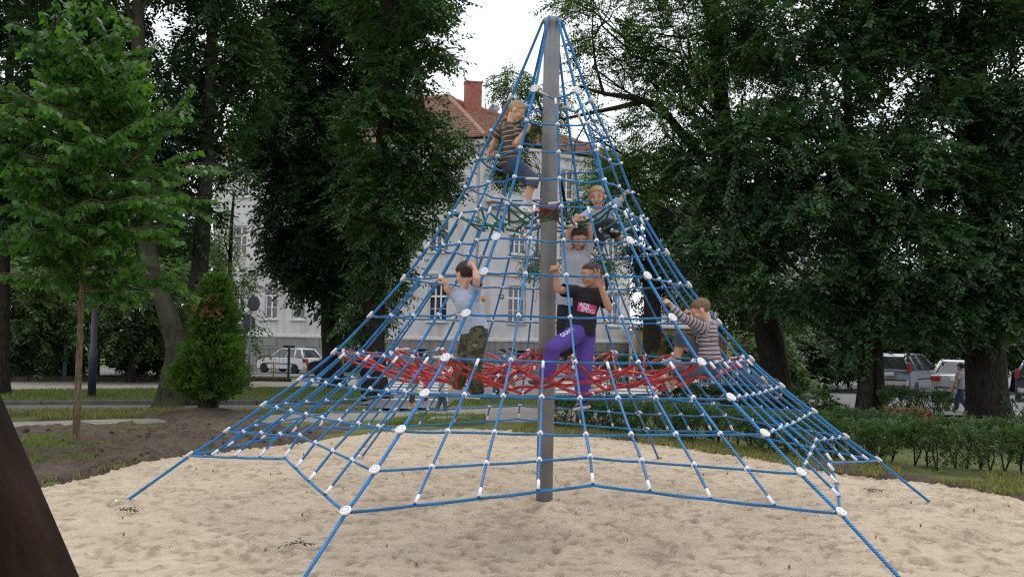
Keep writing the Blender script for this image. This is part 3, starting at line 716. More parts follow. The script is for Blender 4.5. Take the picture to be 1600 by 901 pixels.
def left_trees():
    blob_tree('leaning_tree', 'tree with a thick lichened trunk that leans left, between the sapling and the thuja',
        T([(262, 642, 12.3, 46), (271, 590, 12.3, 38), (275, 545, 12.3, 33), (264, 495, 12.3, 30), (246, 450, 12.3, 28), (234, 410, 12.3, 27), (220, 250, 12.6, 24), (216, 60, 12.6, 20), (214, -120, 12.6, 8)]),
        [B(255, 330, 13.2, 90, 60, 1), B(200, 240, 14, 120, 70, 1), B(130, 60, 14, 110, 60, .9), B(120, 150, 14.5, 100, 80, .9), B(250, 190, 13.5, 100, 75, .9), B(160, -60, 13, 150, 80, .9), B(290, -40, 12.6, 90, 70, .8)],
        ML_dark, MB_lich, 23, dens=12, slen=.62, nleaf=13, leaf=.10, gap=.47, gsc=1.1)
    blob_tree('tall_tree', 'straight tall tree with a dark trunk rising just behind the thuja',
        T([(296, 642, 13.6, 36), (304, 520, 13.6, 29), (312, 415, 13.6, 27), (320, 300, 13.6, 22), (330, 100, 13.6, 19), (336, -100, 13.6, 10)]),
        [B(345, 190, 14.5, 62, 110, .9), B(340, 70, 14.2, 80, 90, .9), B(270, 110, 15, 70, 90, .8), B(330, -70, 13.8, 130, 80, .9), B(395, 120, 15.2, 45, 100, .8), B(300, 280, 14.8, 55, 60, .7)],
        ML_lime, MB_dark, 24, dens=12, slen=.62, nleaf=13, leaf=.10, gap=.44, gsc=1.0)
    blob_tree('edge_tree', 'dark leafy tree at the left edge of the picture, beyond the leaning brown post',
        T([(2, 612, 17, 22), (6, 480, 17, 18), (10, 250, 17, 15), (20, 0, 17, 10), (25, -90, 17, 5)]),
        [B(25, 130, 17, 110, 120, .9), B(60, 300, 17.5, 120, 90, 1.0), B(-70, 250, 17, 110, 150, 1), B(40, 40, 17.5, 90, 55, .8), B(120, 200, 18, 90, 110, .9), B(30, -80, 17, 160, 70, .8)],
        ML_dark, MB_dark, 25, dens=10, slen=.75, nleaf=13, leaf=.12, gap=.40, gsc=.9)
    blob_tree('birch_tree', 'pale loose tree behind the thuja, in front of the grey house',
        T([(352, 590, 29, 9), (356, 500, 29, 8), (362, 350, 29, 5), (366, 300, 29, 3)]),
        [B(368, 450, 28, 44, 55, .45), B(350, 370, 29, 32, 45, .4), B(392, 505, 27.5, 30, 45, .4), B(325, 430, 30, 50, 60, .6)],
        ML_bush, MB_dark, 26, dens=7.5, slen=.8, nleaf=13, leaf=.13, gap=.46, gsc=.8, droop=.6)
    specs = [(20, 480, 27, 95, 95), (110, 450, 31, 80, 85), (205, 470, 27, 80, 90), (150, 400, 35, 130, 70), (300, 480, 32, 70, 85), (-80, 450, 30, 110, 120), (250, 380, 36, 90, 90), (55, 340, 34, 130, 80)]
    labs = ['leafy tree behind the left end of the green mesh fence', 'leafy tree behind the green mesh fence, seen just left of the sapling trunk', 'leafy tree behind the fence between the lamp post and the leaning trunk', 'tall bushy tree far behind the lamp post',
            'leafy tree behind the thuja in the yard of parked cars', 'leafy tree at the far left behind the fence', 'far leafy tree seen over the leaning trunk', 'far leafy tree seen above the fence and left of the sapling trunk']
    for i, ((px, py, Y, rx, ry), lb) in enumerate(zip(specs, labs)):
        g = at(px, 560, Y)
        z = float(gz(0, Y)); k = (Y - CAM_Y) / F
        blob_tree('yard_tree', lb, [(g.x, Y, z, .16), (g.x + .1, Y, z + 1.5, .13), (g.x + .15, Y, at(px, py, Y).z, .08)],
            [B(px, py, Y, rx, ry, .9), B(px - rx * .5, py + ry * .45, Y - .4, rx * .6, ry * .5, .9), B(px + rx * .5, py + ry * .35, Y + .3, rx * .6, ry * .6, .9)],
            ML_bush if i in (0, 2) else ML_lime, MB_dark, 40 + i, dens=6.5, slen=.9, nleaf=12, leaf=.16, gap=.40, gsc=.7, group='trees in the yard behind the fence')
def right_trees():
    Yr = 17.5
    br = lambda pts: [at(px, py, Y) for px, py, Y in pts]
    blob_tree('robinia_tree', 'feathery robinia with a bare dark branch reaching left behind the pole top',
        T([(1216, 640, Yr, 50), (1208, 560, Yr, 44), (1190, 470, Yr, 40), (1168, 390, Yr, 36), (1140, 250, Yr, 28), (1120, 80, Yr, 20), (1110, -140, Yr, 8)]),
        [B(1075, 60, Yr, 118, 100, 1.0), B(1040, 210, Yr - .5, 88, 68, .9), B(940, 40, Yr, 72, 55, .6), B(1010, 120, Yr + .5, 60, 60, .6), B(925, 105, Yr, 55, 60, .35), B(1160, 150, Yr - 1, 110, 100, 1), B(1020, 280, Yr - .3, 75, 55, .8), B(1060, -70, Yr, 150, 70, 1.0), B(930, 215, Yr, 55, 50, .3), B(890, 0, Yr, 45, 40, .5), B(960, 290, Yr, 50, 45, .8), B(1170, 40, Yr, 110, 90, 1)],
        ML_rob, MB_dark, 27, dens=11, slen=.62, nleaf=18, leaf=.082, lw=.42, gap=.41, gsc=.85, droop=.3,
        extra_limbs=[(br([(1160, 360, Yr), (1090, 240, Yr), (1030, 165, Yr), (985, 152, Yr), (945, 147, Yr), (905, 135, Yr)]), .17, .03), (br([(943, 147, Yr), (930, 100, Yr), (925, 50, Yr), (928, 0, Yr)]), .05, .012),
                     (br([(1010, 157, Yr), (965, 168, Yr), (925, 176, Yr), (880, 186, Yr), (850, 180, Yr)]), .09, .02), (br([(925, 176, Yr), (900, 220, Yr), (890, 280, Yr)]), .03, .008), (br([(928, 60, Yr), (950, 20, Yr), (960, -20, Yr)]), .03, .008), (br([(880, 186, Yr), (840, 170, Yr), (800, 180, Yr), (785, 210, Yr)]), .03, .008)])
    blob_tree('slender_tree', 'slender feathery tree behind the pole, its twigs hanging beside the topmost boy',
        T([(905, 560, 24, 7), (898, 470, 24, 6), (880, 300, 24, 5), (850, 190, 24, 4), (830, 120, 24, 2)]),
        [B(800, 130, 24, 42, 26, .9), B(800, 235, 24, 34, 60, 1.0), B(835, 395, 24, 26, 48, .7), B(912, 385, 24, 44, 42, .8), B(850, 170, 24, 50, 45, .8), B(930, 315, 24, 48, 48, .9), B(785, 275, 24, 24, 22, .6), B(950, 420, 24, 22, 20, .6), B(970, 260, 24, 40, 60, .9)],
        ML_rob, MB_dark, 28, dens=12, slen=.62, nleaf=16, leaf=.095, lw=.42, gap=.40, gsc=1.1, droop=.6)
    blob_tree('elm_tree', 'huge dark elm with a very thick black trunk at the right, beside the silver saloon',
        T([(1545, 652, 15.5, 66), (1541, 590, 15.5, 60), (1536, 450, 15.5, 56), (1528, 250, 15.5, 48), (1520, 50, 15.5, 36), (1515, -150, 15.5, 12)]),
        [B(1520, 440, 14.5, 110, 90, 1.1), B(1420, 400, 14, 110, 100, 1.1), B(1450, 490, 14.2, 70, 45, .9), B(1560, 330, 14.5, 100, 100, 1), B(1400, 280, 14.5, 120, 95, 1.1), B(1500, 200, 15, 120, 100, .9), B(1350, 440, 14.5, 70, 70, .9), B(1580, 100, 15, 110, 110, .9), B(1420, 120, 15, 100, 90, .7), B(1480, 0, 15, 150, 90, .9), B(1640, 250, 14, 90, 150, 1), B(1500, -130, 15.5, 190, 100, .8), B(1600, 460, 14, 60, 60, .8)],
        ML_elm, MB_dark, 29, dens=12.5, slen=.72, nleaf=14, leaf=.115, gap=.41, gsc=.85)
    blob_tree('twin_tree', 'tree with slim black stems right of the net, behind the clipped hedge',
        T([(1350, 642, 14.6, 24), (1352, 560, 14.6, 22), (1345, 430, 14.6, 20), (1330, 250, 14.6, 16), (1320, 60, 14.6, 10), (1318, -80, 14.6, 4)]),
        [B(1290, 300, 14, 105, 95, 1.1), B(1190, 250, 14.6, 95, 95, 1.0), B(1250, 430, 14.2, 90, 70, 1.0), B(1140, 350, 15, 85, 70, .9), B(1110, 250, 15.5, 70, 70, .9), B(1340, 520, 14.3, 55, 50, .7), B(1290, 150, 14.6, 90, 85, .7), B(1240, 40, 15, 110, 80, .75), B(1350, 20, 14.6, 90, 90, .7), B(1180, 400, 14.8, 60, 50, .8), B(1100, 420, 16, 55, 45, .7), B(1330, -90, 14.6, 120, 80, .8)],
        ML_elm, MB_dark, 30, dens=12.5, slen=.70, nleaf=14, leaf=.112, gap=.41, gsc=.9,
        extra_limbs=[([at(1375, 646, 14.9), at(1373, 600, 14.9), at(1370, 520, 14.8), at(1350, 420, 14.7)], .17, .12)])
    specs = [('dark tree standing right beside the grey corner house, in front of the yellow outbuilding', 1018, 44, 30, [(1020, 380, 52, 85, 1), (1050, 320, 55, 60, 1), (1070, 450, 50, 50, .7), (1000, 470, 26, 40, .5)], 7, ML_dark),
             ('thin mossy tree behind the seated striped boy', 1166, 24, 24, [(1150, 440, 75, 50, .8), (1200, 500, 60, 60, .8), (1120, 480, 45, 50, .5), (1175, 370, 80, 60, .8)], 5, ML_bush),
             ('dark bushy tree behind the twin stems by the parked silver van', 1270, 34, 20, [(1280, 500, 90, 75, .9), (1230, 560, 60, 40, .8), (1330, 560, 55, 35, .7)], 5, ML_lime),
             ('dark tree behind the silver saloon and the silver van', 1430, 40, 20, [(1430, 500, 100, 60, .9), (1390, 470, 80, 50, .9)], 5, ML_dark),
             ('dark tree at the right edge behind the thick black trunk', 1590, 36, 20, [(1590, 480, 80, 80, .9), (1630, 540, 60, 50, .8)], 5, ML_lime),
             ('leafy bush right of the seated striped boy', 1185, 19, 10, [(1195, 560, 55, 50, .9), (1240, 590, 40, 28, .9)], 3, ML_bush)]
    specs += [('dark leafy tree beyond the parked silver cars, left of the thick black trunk', 1390, 33, 16, [(1380, 520, 60, 34, 1), (1450, 535, 60, 26, 1), (1510, 520, 50, 36, 1)], 4, ML_dark),
              ('dark leafy tree beyond the estate car at the right edge', 1640, 33, 16, [(1580, 545, 60, 30, 1), (1650, 540, 60, 40, 1)], 4, ML_dark), ('dark bush beyond the road, right of the seated striped boy', 1290, 31, 10, [(1300, 560, 60, 30, 1.0), (1240, 550, 50, 35, 1)], 3, ML_dark)]
    for i, (lb, px, Y, w, bl, _, m) in enumerate(specs):
        k = (Y - CAM_Y) / F; g = at(px, 560, Y); z = float(gz(0, Y)); zt = max(at(px, b[1], Y).z for b in bl)
        blob_tree('background_tree', lb, [(g.x, Y, z, w * .5 * k), (g.x, Y, z + (zt - z) * .5, w * .42 * k), (g.x - .2, Y, zt, w * .2 * k)],
            [B(b[0], b[1], Y + .3 * j, b[2], b[3], b[4]) for j, b in enumerate(bl)], m, MB_lich if i == 1 else MB_dark, 60 + i, dens=7 if Y > 30 else 10, slen=.8, nleaf=13, leaf=.15 if Y > 30 else .115, gap=.41, gsc=.8, group='trees and bushes beyond the road')
two_limes(); left_trees(); right_trees()

# ------------------------------------------------------------------ the sapling: long arching twigs with hanging heart-shaped leaves
def sapling():
    r = np.random.default_rng(77); Y = float(on_ground(118, 704).y); b = on_ground(118, 704); k = (Y - CAM_Y) / F
    root = empty('sapling', (b.x, b.y, b.z)); tag(root, 'young lime sapling with thin trunk and bright green hanging leaves, nearest tree at left', 'tree')
    mb = MB(); top = at(140, -40, Y)
    tp = [Vector((b.x, b.y, b.z - .2)), b.copy(), at(122, 600, Y), at(128, 450, Y), at(132, 300, Y), at(137, 100, Y), top]
    mb.tube([p - b for p in tp], [.072, .060, .048, .041, .034, .022, .007], 10); mb.build('trunk', MB_sap, root)
    lb = MB(); V, var = [], []
    def branch(p, d, L, r0, depth):
        n = 8; pts = [p.copy()]; dd = d.copy()
        for i in range(n):
            dd = (dd + Vector((r.normal(0, .06), r.normal(0, .06), -.035 + r.normal(0, .07)))).normalized(); pts.append(pts[-1] + dd * L / n)
        lb.tube(pts, list(np.linspace(r0, .003, n + 1)), 5, False)
        if depth == 0:
            for t in np.linspace(.25, .85, 7):
                i = int(t * n); s = 1 if r.random() < .5 else -1
                sd_ = dd.cross(Vector((0, 0, 1))).normalized() * s
                branch(pts[i], (dd * .8 + sd_ * r.uniform(.5, 1.0) + Vector((0, 0, r.uniform(-.2, .6)))).normalized(), L * r.uniform(.3, .55), r0 * .4, 1)
        m_ = int(L / .030)
        for j in range(m_):
            t = .12 + .88 * (j + r.random() * .5) / m_; i = min(int(t * n), n - 1); q = pts[i].lerp(pts[i + 1], t * n - i)
            sd_ = (pts[i + 1] - pts[i]).cross(Vector((0, 0, 1))).normalized() * (1 if j % 2 else -1)
            ax = (Vector((0, 0, -1)) * r.uniform(.5, 1.2) + sd_ * r.uniform(.15, .75) + dd * r.uniform(-.1, .4)).normalized()
            wv = (ax.cross(sd_ * r.uniform(.3, 1) + Vector((0, 0, 1)) * r.uniform(.2, .8) + Vector(r.normal(0, .35, 3)))).normalized()
            nv = ax.cross(wv); ll = r.uniform(.085, .145); q2 = q + ax * .03
            V.extend([q2, q2 + ax * ll * .28 + wv * ll * .46 + nv * .008, q2 + ax * ll + nv * -.01, q2 + ax * ll * .28 - wv * ll * .46 + nv * .008])
            var.extend([float(np.clip(r.normal(.42, .17) + (.22 if t > .8 else 0), 0, 1))] * 4)
    inv = -b
    for i in range(104):
        t = (i + r.random()) / 104; z = b.z + 2.25 + t * (top.z - b.z - 2.4)
        c = None
        for j in range(len(tp) - 1):
            if tp[j].z <= z <= tp[j + 1].z: c = tp[j].lerp(tp[j + 1], (z - tp[j].z) / (tp[j + 1].z - tp[j].z))
        if c is None: continue
        az = i * 2.4 + r.uniform(-.4, .4); prof = math.sin(PI * min(1, .30 + .72 * t)) ** .8 if t > .2 else .75 + t
        L = 1.75 * max(.25, prof) * r.uniform(.55, 1.12) * (1 if t < .6 else 1.0 - (t - .6) * 1.1)
        el = .38 + .5 * t + r.uniform(-.45, .4)
        branch(c + inv, Vector((math.cos(az) * math.cos(el), math.sin(az) * math.cos(el), math.sin(el))), L, .016, 0)
    lb.build('twig', MB_sap, root)
    leaf_obj('crown', [(np.array([tuple(v) for v in V]), np.array(var))], ML_sap, root)
sapling()
# ------------------------------------------------------------------ thuja: upright scale-leaf fans on a cone
def thuja():
    r = np.random.default_rng(88); b = on_ground(322, 655); k = (b.y - CAM_Y) / F
    root = empty('thuja', tuple(b)); tag(root, 'bushy cone-shaped green thuja standing on a mound of dark soil', 'shrub')
    mb = MB()
    for dx, dy, rr in ((0, 0, .12), (.13, .05, .08), (-.12, .08, .07)): mb.tube([(dx, dy, -.15), (dx * 1.2, dy, .4), (dx * 2, dy * 2, 1.2), (dx, dy, 2.2)], [rr * 1.3, rr, rr * .7, .02], 8)
    mb.build('trunk', MB_dark, root)
    H = (655 - 438) * k; n = 2700
    t = r.random(n) ** .8; z = .40 + t * (H - .42); az = r.uniform(0, 2 * PI, n)
    prof = 46 * k * np.clip(np.minimum((t + .02) / .16, 1), 0, 1) ** .5 * (1 - .2 * t) * np.clip((1.02 - t) / .62, 0, 1) ** .62
    rr = prof * (.58 + .46 * r.random(n)) * (1 + .75 * (vnoise(np.stack([np.cos(az) * 2.2, np.sin(az) * 2.2, z * 2.2], 1), 5) - .5))
    P = np.stack([np.cos(az) * rr + .04 * z, np.sin(az) * rr, z], 1)
    D = nrm_(np.stack([np.cos(az) * .75, np.sin(az) * .75, .35 + .55 * t], 1) + r.normal(0, .3, (n, 3)))
    parts = [make_sprays(P - D * .1, D, r, .28, 14, .09, .38, .12, 1.2, -.1)]
    leaf_obj('foliage', parts, ML_thu, root)
    u = r.random(60); P2 = np.stack([.12 + .1 * r.normal(0, 1, 60), -.36 + .1 * r.normal(0, 1, 60), 2.25 + .14 * r.normal(0, 1, 60)], 1); D2 = nrm_(r.normal(0, .5, (60, 3)) + np.array([.1, -.8, .3]))
    leaf_obj('dry_foliage', [make_sprays(P2, D2, r, .2, 12, .06, .36, .2, 1.0, 0)], leaf_mat('dry thuja', (.10, .05, .02), (.22, .12, .05), .7, .1), root)
thuja()
M_dirt = M_soil
c0 = on_ground(322, 655)
hm = lambda X, Y: .20 * np.exp(-(((X - c0.x) ** 2 + (Y - c0.y) ** 2) / .8)) + .10 * fbm(X, Y, 3.0, 5)
patch('soil_mound', [(c0.x + 1.35 * math.cos(a), c0.y + 1.1 * math.sin(a)) for a in np.linspace(0, 2 * PI, 20, endpoint=False)], M_soil, .04, .05, .2, 2.0, hm, 91, drop=.22)

# ------------------------------------------------------------------ hedges
def hedge(name, label, line, h, w, seed, m, dens=210, leaf=.05, slen=.16, stems=True, bare=.0, group='clipped hedges along the road', cat='hedge'):
    r = np.random.default_rng(seed); line = [Vector((x, y, float(gz(x, y)))) for x, y in line]; o = line[0].copy()
    root = empty(name, tuple(o)); tag(root, label, cat, group)
    P, D = [], []
    sm = MB()
    for a, b in zip(line[:-1], line[1:]):
        L = (b - a).length; ex = (b - a).normalized(); ey = Vector((-ex.y, ex.x, 0))
        n = int((2 * h + w) * (L + w) * dens)
        u = r.uniform(-.1, L + .1, n); f = r.random(n) * (2 * h + w); v = np.where(f < h, -w / 2, np.where(f < h + w, f - h - w / 2, w / 2)); z = np.where(f < h, f, np.where(f < h + w, h, f - h - w))
        rnd = r.random(n) ** 1.5 * .35
        v = v * (1 - rnd); z = np.where((f >= h) & (f < h + w), h * (1 - rnd * .8), z)
        z = bare * h + z * (1 - bare)
        pos = np.array(a)[None] + u[:, None] * np.array(ex) + v[:, None] * np.array(ey); pos[:, 2] += z
        wob = (vnoise(pos * 2.2, seed) - .5) * .30 * min(1, h) + (vnoise(pos * 6, seed + 1) - .5) * .12
        nn = np.stack([v * ey.x * 2 / w, v * ey.y * 2 / w, np.clip(z / h, 0, 1) ** 3], 1)
        pos += nn * wob[:, None]
        keep = vnoise(pos * 4.0, seed + 4) > (.33 + .25 * (1 - np.clip(z / h * 2.2, 0, 1)))
        P.append(pos[keep]); D.append(nrm_(nn[keep] * .8 + np.array([0, 0, .45]) + r.normal(0, .5, (keep.sum(), 3))))
        if stems:
            for k in range(int(L / .16)):
                c = a + ex * (k * .16 + r.uniform(-.05, .05)) + ey * r.uniform(-w * .35, w * .35)
                for j in range(2): sm.tube([c - o, c - o + Vector((r.normal(0, .04), r.normal(0, .04), h * .35)), c - o + Vector((r.normal(0, .12), r.normal(0, .12), h * .85))], [.014, .011, .005], 4, False)
    P = np.concatenate(P) - np.array(o); D = np.concatenate(D)
    leaf_obj('foliage', [make_sprays(P - D * slen * .6, D, r, slen, 7, leaf, .6, .2, 1.0, .1)], m, root)
    if stems: tag(sm.build('stem', MB_dark, root), kind='stuff')
    return root
def g2(*pts): return [tuple(on_ground(*p))[:2] for p in pts]
hedge('hedge', 'nearest clipped green hedge running diagonally along the right side of the sand', g2((884, 668), (1090, 692), (1260, 714), (1430, 730), (1640, 744), (1800, 762)), .60, .8, 101, ML_hed, dens=230, leaf=.052, bare=.14)
hedge('hedge', 'lighter hedge row just behind the nearest hedge at the right', g2((1300, 684), (1450, 696), (1640, 708), (1800, 716)), .50, .9, 102, ML_hed, dens=170, leaf=.055, bare=.0)
hedge('hedge', 'dark hedge at the road edge behind the seated striped boy', g2((1030, 640), (1140, 642), (1245, 646)), .66, .8, 103, ML_dark, dens=170, leaf=.06)
hedge('hedge', 'dark hedge in front of the parked silver van', g2((1375, 652), (1482, 655)), .72, .6, 104, ML_hed, dens=170, leaf=.06, bare=.2)
hedge('hedge', 'low green hedge under the right end of the grey corner house', [(at(898, 560, 36).x, 36), (at(1090, 560, 35).x, 35), (at(1180, 560, 34).x, 34)], 1.5, 1.0, 105, ML_hed, dens=60, leaf=.11, slen=.3)
hedge('hedge', 'dark hedge at the right edge in front of the dark estate car', g2((1572, 660), (1760, 668)), .6, .7, 106, ML_dark, dens=150, leaf=.06)
# clipped ball bush by the garages, weeds
def bush(name, label, blobs, m, seed, leaf=.06, dens=60, slen=.2, cat='bush', group=None):
    r = np.random.default_rng(seed); b = blobs[0]; z = float(gz(b[0], b[1])); root = empty(name, (b[0], b[1], z)); tag(root, label, cat, group)
    parts = blob_sprays([(q[0] - b[0], q[1] - b[1], max(q[2] - z, .31)) + tuple(q[3:]) for q in blobs], r, dens, slen, 8, leaf, seed=seed, gap=.25, gsc=2, bias=.4)
    leaf_obj('foliage', parts, m, root)
    mb = MB()
    for k in range(6): mb.tube([(r.normal(0, .05), r.normal(0, .05), -.05), (r.normal(0, .15), r.normal(0, .15), max(blobs[0][2] - z, .3))], [.015, .006], 4, False)
    tag(mb.build('stem', MB_dark, root), kind='stuff')
bush('ball_bush', 'round clipped bush between the brown garage doors', [B(1051, 532, 53.5, 15, 14), B(1051, 552, 53.5, 13, 16)], ML_bush, 111, .12, 30, .3)
bush('weed_clump', 'bright green weed clump between the net and the twin dark stems', [B(1278, 628, 12.5, 24, 24, .6), B(1300, 640, 12.3, 20, 16, .6)], ML_bush, 112, .08, 45, .25)
M_dry = leaf_mat('rusty leaf', (.10, .065, .025), (.20, .12, .05), .6, .2)
bush('rusty_shrub', 'low rusty brown shrub behind the nearest hedge, left of the thick black trunk', [B(1420, 652, 9.6, 44, 17, .8), B(1385, 648, 9.8, 25, 14, .6)], M_dry, 113, .05, 70, .18)
bush('weed_clump', 'small yellow green weed growing at the road edge behind the girl', [B(938, 615, 13.5, 16, 16, .6)], ML_bush, 114, .06, 70, .2)
bush('yard_bush', 'dark bush behind the fence right of the lamp post', [B(215, 556, 29, 40, 30, .9)], ML_dark, 116, .10, 40, .3)
bush('yard_bush', 'dark bush behind the fence near the left edge', [B(35, 556, 29, 32, 28, .9), B(90, 560, 29.3, 40, 24, .8)], ML_lime, 117, .10, 40, .3)
bush('yard_bush', 'dark spreading bush behind the fence, between the sapling trunk and the lamp post', [B(118, 562, 29.5, 26, 24, .9)], ML_dark, 119, .10, 40, .3)
bush('yard_bush', 'dark bush behind the fence beside the yellow bollard', [B(262, 566, 28.6, 24, 18, .8), B(300, 560, 29, 30, 24, .8)], ML_dark, 120, .10, 40, .3)
bush('yard_bush', 'dark conical bush behind the fence, left of the sapling trunk', [B(84, 540, 28.5, 13, 46, .9)], ML_dark, 118, .10, 50, .3)

# ------------------------------------------------------------------ grass blades
def grass(poly, n, h, seed, m, avoid=None):
    r = np.random.default_rng(seed); xs = [p[0] for p in poly]; ys = [p[1] for p in poly]
    X, Y = r.uniform(min(xs), max(xs), n * 3), r.uniform(min(ys), max(ys), n * 3)
    ok = inside(poly, X + .3 * fbm(X, Y, 1.5, seed), Y + .3 * fbm(X, Y, 1.5, seed + 1)) & (vnoise(np.stack([X * 1.3, Y * 1.3, X * 0], 1), seed) > .30)
    X, Y = X[ok][:n], Y[ok][:n]; n = len(X); Z = gz(X, Y) + .02
    hh = h * r.uniform(.4, 1.3, n); az = r.uniform(0, 2 * PI, n); w = r.uniform(.006, .014, n) * (1 + h * 3); ln = hh * r.uniform(.1, .8, n); a2 = r.uniform(0, 2 * PI, n)
    P = np.stack([X, Y, Z], 1); wv = np.stack([np.cos(az) * w, np.sin(az) * w, 0 * w], 1)
    mid = P + np.stack([np.cos(a2) * ln * .35, np.sin(a2) * ln * .35, hh * .6], 1); tip = P + np.stack([np.cos(a2) * ln, np.sin(a2) * ln, hh], 1)
    V = np.stack([P - wv, P + wv, mid + wv * .6, tip, mid - wv * .6], 1).reshape(-1, 3)
    i = np.arange(n) * 5; Fq = np.concatenate([np.stack([i, i + 1, i + 2, i + 4], 1)]); T3 = np.stack([i + 4, i + 2, i + 3, i + 3], 1)
    V2 = V.reshape(n, 5, 3); V4 = np.stack([V2[:, 0], V2[:, 1], V2[:, 2], V2[:, 4], V2[:, 4], V2[:, 2], V2[:, 3] + wv * .1, V2[:, 3] - wv * .1], 1).reshape(-1, 3)
    var = np.repeat(np.clip(r.normal(.5, .25, n), 0, 1), 8)
    o = link('grass', np_mesh('grass', V4, np.arange(len(V4)).reshape(-1, 4), attr={'var': var}), m); tag(o, 'short grass growing on the verges round the sand pit', 'grass', None, 'stuff')
M_gr = leaf_mat('grass blade', (.07, .115, .025), (.21, .235, .09), .6, .3)
M_gy = leaf_mat('dry grass blade', (.10, .12, .03), (.28, .25, .12), .7, .3)
grass(G([(-200, 634), (560, 630), (560, 606), (380, 608), (0, 612), (-200, 614)]), 16000, .10, 201, M_gr)
grass(G([(-200, 663), (270, 654), (450, 648), (560, 646), (600, 641), (400, 642), (-200, 645)]), 13000, .10, 202, M_gy)
grass(G([(-60, 735), (20, 694), (110, 685), (170, 694), (200, 711), (140, 726), (60, 738)]), 6500, .10, 203, M_gr)
grass(G([(80, 674), (200, 671), (262, 668), (240, 676), (150, 680)]), 1800, .09, 204, M_gr)
grass(G([(600, 664), (650, 650), (760, 652), (760, 664), (690, 668)]), 3000, .09, 205, M_gr)
grass(G([(690, 634), (740, 624), (860, 622), (860, 634)]), 2600, .09, 206, M_gr)
grass(G([(800, 676), (830, 660), (900, 660), (1000, 676), (1000, 688), (900, 684)]), 4000, .08, 207, M_gy)
grass(G([(1000, 692), (1130, 712), (1240, 730), (1330, 742), (1420, 750), (1500, 762), (1600, 782), (1760, 800), (1760, 765), (1600, 748), (1420, 731), (1240, 712), (1000, 680)]), 15000, .07, 208, M_gy)
grass(G([(1040, 660), (1240, 672), (1320, 690), (1420, 690), (1500, 665), (1250, 646), (1040, 642)]), 9000, .13, 209, M_gr)
grass(G([(1240, 676), (1330, 690), (1700, 705), (1700, 672), (1500, 664), (1250, 650)]), 5000, .16, 210, M_gr)
# ------------------------------------------------------------------ the climbing net
M_rope = rope_mat('blue rope', (.014, .27, .68)); M_red = rope_mat('red rope', (.56, .016, .024), pitch=.5); M_green = rope_mat('green rope', (.004, .16, .10))
M_clamp = mat('white connector', (.72, .72, .74), .4, .08, 10); M_alu = mat('grey ferrule', (.50, .48, .45), .45, .15, 12, metal=.4)
M_pole = mat('galvanised pole', (.25, .25, .26), .5, .2, 3.0, .15, 25, metal=.3)
M_collar = mat('red brown collar', (.22, .035, .025), .6, .2, 8)
S_ = 1.1
RK = [v * S_ for v in (.391, .566, .693, .807, .955, 1.16, 1.386, 1.691, 2.021, 2.333, 2.664, 2.991, 3.326)]
ZK = [v * S_ for v in (3.922, 3.585, 3.309, 3.025, 2.762, 2.443, 2.127, 1.768, 1.414, 1.153, .909, .664, .437)]
ANG = [math.radians(a) + .09 for a in (240, 300, 0, 60, 120, 180)]       # front-left, front-right, right, back-right, back-left, left
ZTOP, RPOLE = 5.17, .088
net = empty('climbing_net', (0, 0, 0)); tag(net, 'tall six-sided blue rope climbing pyramid on a grey steel pole, standing on the sand', 'climbing net')
rn = np.random.default_rng(3)
def ridge(f, k): a = ANG[f % 6]; return Vector((RK[k] * math.cos(a), RK[k] * math.sin(a), ZK[k]))
INW = {12: (.28, .16), 11: (.10, .10), 10: (.0, -.02), 9: (.0, -.02), 8: (.0, -.015), 0: (.02, -.09), 1: (0, -.03), 2: (0, -.03), 3: (0, 0)}
def node(f, k, t):
    A, Bv = ridge(f, k), ridge(f + 1, k); p = A.lerp(Bv, t); w = 1 - abs(2 * t - 1)
    i, u = INW.get(k, (0, -.01)); inn = -Vector((p.x, p.y, 0)).normalized()
    return p + inn * (i * w) + Vector((0, 0, u * w))
def ts_at(k): return [0, .5, 1] if k < 4 else [0, .25, .5, .75, 1] if k < 8 else [i / 8 for i in range(9)]
def rope_mesh(name, P, r, m, n=7):
    P = [Vector(p) for p in P]; V, F_, UV = [], [], []; ref = None; s = 0
    for i, p in enumerate(P):
        t = (P[min(i + 1, len(P) - 1)] - P[max(i - 1, 0)]).normalized()
        if ref is None: ref = t.orthogonal()
        a = (ref - t * ref.dot(t)).normalized(); ref = a; b = t.cross(a)
        for k in range(n): w = 2 * PI * k / n; V.append(tuple(p + (a * math.cos(w) + b * math.sin(w)) * r))
    d = [0]
    for i in range(1, len(P)): d.append(d[-1] + (P[i] - P[i - 1]).length)
    for i in range(len(P) - 1):
        for k in range(n):
            F_.append((i * n + k, i * n + (k + 1) % n, (i + 1) * n + (k + 1) % n, (i + 1) * n + k))
            UV += [(k / n, d[i]), ((k + 1) / n, d[i]), ((k + 1) / n, d[i + 1]), (k / n, d[i + 1])]
    return link(name, np_mesh(name, np.array(V), np.array(F_), True, uv=np.array(UV)), m, net)
def span(a, b, sag, n=6, side=None, amp=0):
    o = []
    for i in range(n):
        t = i / n; p = Vector(a).lerp(Vector(b), t); p.z -= sag * 4 * t * (1 - t)
        if side is not None: p += side * (amp * math.sin(2 * PI * t))
        o.append(p)
    return o
